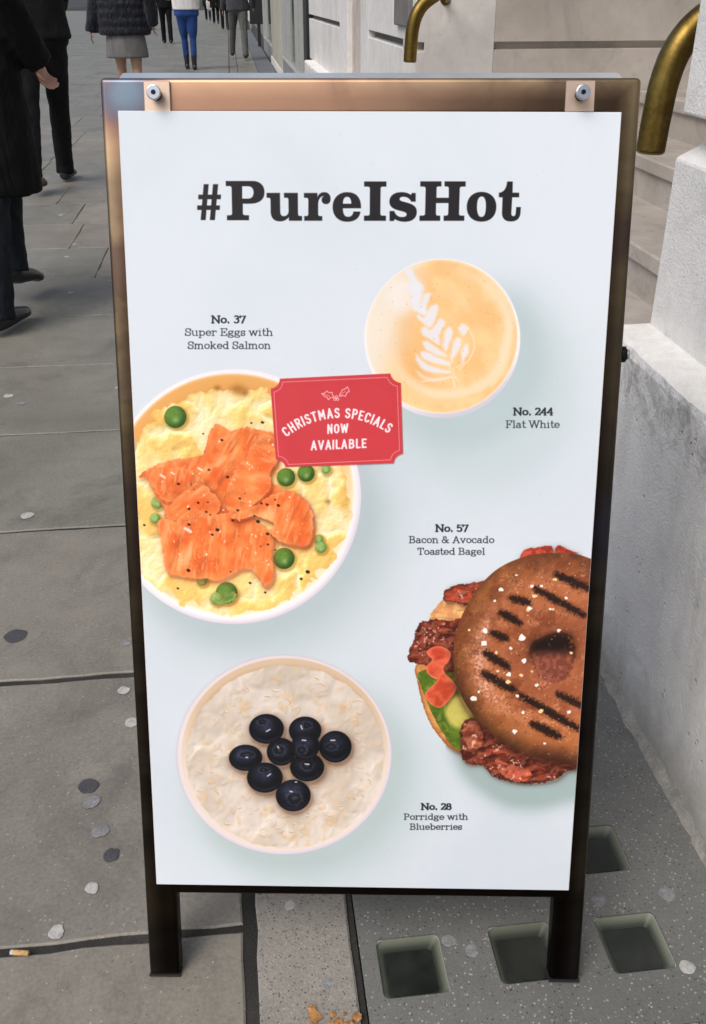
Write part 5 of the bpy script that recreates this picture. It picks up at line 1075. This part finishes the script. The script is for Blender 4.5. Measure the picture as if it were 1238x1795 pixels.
    rr=[(W_*1.0,.185),(W_*1.02,.19),(W_*1.0,.175),(.225,.155),(.215,.15),(.20,.14),(.195,.12),(.09,.075)]
    if hem>.75: zs=[Z0,Z0+.02,.96,1.04,1.12,1.28,1.40,1.47];rr=[(.195,.145),(.20,.15),(.192,.145),(.18,.14),(.175,.135),(.20,.14),(.195,.12),(.09,.075)]
    if top=='puffer':
        zs=[];rr=[]
        z=Z0
        while z<1.44:
            for f_,g_ in ((0,.975),(.25,1.01),(.5,1.03),(.75,1.015)): zs.append(z+.085*f_);w=.235-.03*abs(z-1.0);rr.append((w*g_,.17*g_))
            z+=.085
        zs.append(1.50);rr.append((.10,.09))
    loft(bm,[Vector((0,-.005,z*k)) for z in zs],[(a*k*wide,b_*k) for a,b_ in rr],22)
    for S,E_,Wr in ((shL,eL,wL),(shR,eR,wR)):
        r0=1.35 if top=='puffer' else 1.12
        loft(bm,[S+Vector((0,0,.01)),S.lerp(E_,.4),E_,E_.lerp(Wr,.4),E_.lerp(Wr,1.06)],[.064*k*r0,.060*k*r0,.053*k*r0,.052*k*r0,.047*k*r0],14)
    fuse('jacket' if hem>.7 else 'coat',bm,tm,e,vox,2,.014 if vox<.013 else 0,.10)
    if skirt:
        bm=bmesh.new();loft(bm,[Vector((0,0,z*k)) for z in (.615,.62,.75,.88,1.0)],[(.232*k,.145*k),(.234*k,.15*k),(.222*k,.15*k),(.20*k,.14*k),(.16*k,.11*k)],24);fuse('skirt',bm,skirt,e,vox,1)
    if bag:
        pass
    return e
person((-1.03,4.06,0),-.35,'person in a long black coat walking away at the far left',1.80,fl=(-.02,.17,.10),fr=(.145,-.24,0),hl=(-.33,.12,.82),hr=(.295,.07,.985),top='coat',top_m=m_coat,hem=.49,legs_m=m_trs,vox=.010,wide=1.08,curl=1.15)
person((-1.26,7.15,0),-.1,'person in a black jacket and black trousers stepping off with one brown shoe showing',1.80,fl=(-.05,-.42,.05),fr=(.0,.20,0),hl=(-.1,.30,1.1),hr=(.08,.34,1.12),top='coat',top_m=m_coat,hem=.90,legs_m=m_blkt,shoe_m=m_brn,shoe2=m_shoe,vox=.012,wide=1.1)
person((-1.09,11.3,0),0,'person in a navy puffer jacket and short grey skirt with bare legs',1.68,fl=(-.09,.22,0),fr=(.085,-.10,.0),hl=(-.37,.0,.76),hr=(.30,-.06,.92),top='puffer',top_m=m_puff,hem=.84,skirt=m_skirt,vox=.012,skin=m_skin2,boots=True,wide=1.22,legw=1.12)
person((-.72,18.6,0),0,'person in tight blue jeans, white top and black ankle boots',1.70,fl=(-.06,.12,0),fr=(.075,-.10,.0),hl=(-.25,.25,1.15),hr=(.25,.25,1.15),top='jacket',top_m=m_white2,hem=1.13,legs_m=m_jean,slim=True,vox=.014,boots=True,legw=1.3,wide=1.25)
person((.19,21.3,0),0,'person in a grey jacket and loose grey trousers near the shop front',1.78,fl=(-.16,.35,.0),fr=(.11,-.3,0),hl=(-.3,.1,.9),hr=(.3,0,.95),top='jacket',top_m=m_gjk,hem=.86,legs_m=m_gtr,vox=.016,wide=1.15,legw=1.1)
person((-1.66,28.6,0),0,'person in black trousers far off between the skirt and the blue jeans',1.72,fl=(-.10,.15,0),fr=(.10,-.2,0),top='coat',hem=.85,legs_m=m_blkt,vox=.02)
person((-.55,47.,0),0,'person all in black walking far down the street',1.75,top='coat',hem=.6,legs_m=m_blkt,vox=.025)
person((-.14,39.,0),0,'person in dark blue trousers half hidden behind the grey jacket',1.75,top='coat',hem=.7,legs_m=m_trs,vox=.022)
person((-2.9,39.,0),0,'person in dark clothes far off beside the puffer jacket',1.75,top='coat',hem=.6,legs_m=m_blkt,vox=.025)
person((-.98,52.,0),0,'farthest person with a pale bag at the side',1.75,top='coat',hem=.6,legs_m=m_trs,vox=.025)
pg=person((.0,-.46,0),0,'unseen person in dark clothes photographing the sign, added to shade its lower part',1.66,fl=(-.12,.0,0),fr=(.12,.0,0),hl=(-.10,.36,1.22),hr=(.12,.36,1.20),top='coat',top_m=m_coat,hem=.78,legs_m=m_blkt,vox=.02,wide=1.15)  # photographer out of view, added to darken the lower board and near ground
bm=bmesh.new();loft(bm,[(-.72,51.6,.42),(-.72,51.6,.5),(-.72,51.6,.8),(-.72,51.6,1.0),(-.72,51.6,1.1)],[(.22,.1),(.3,.14),(.32,.15),(.25,.1),(.05,.03)],16)
tag(bm_obj('shopping_bag',bm,m_bag,smooth=True),'white shopping bag carried by the farthest person','bag')
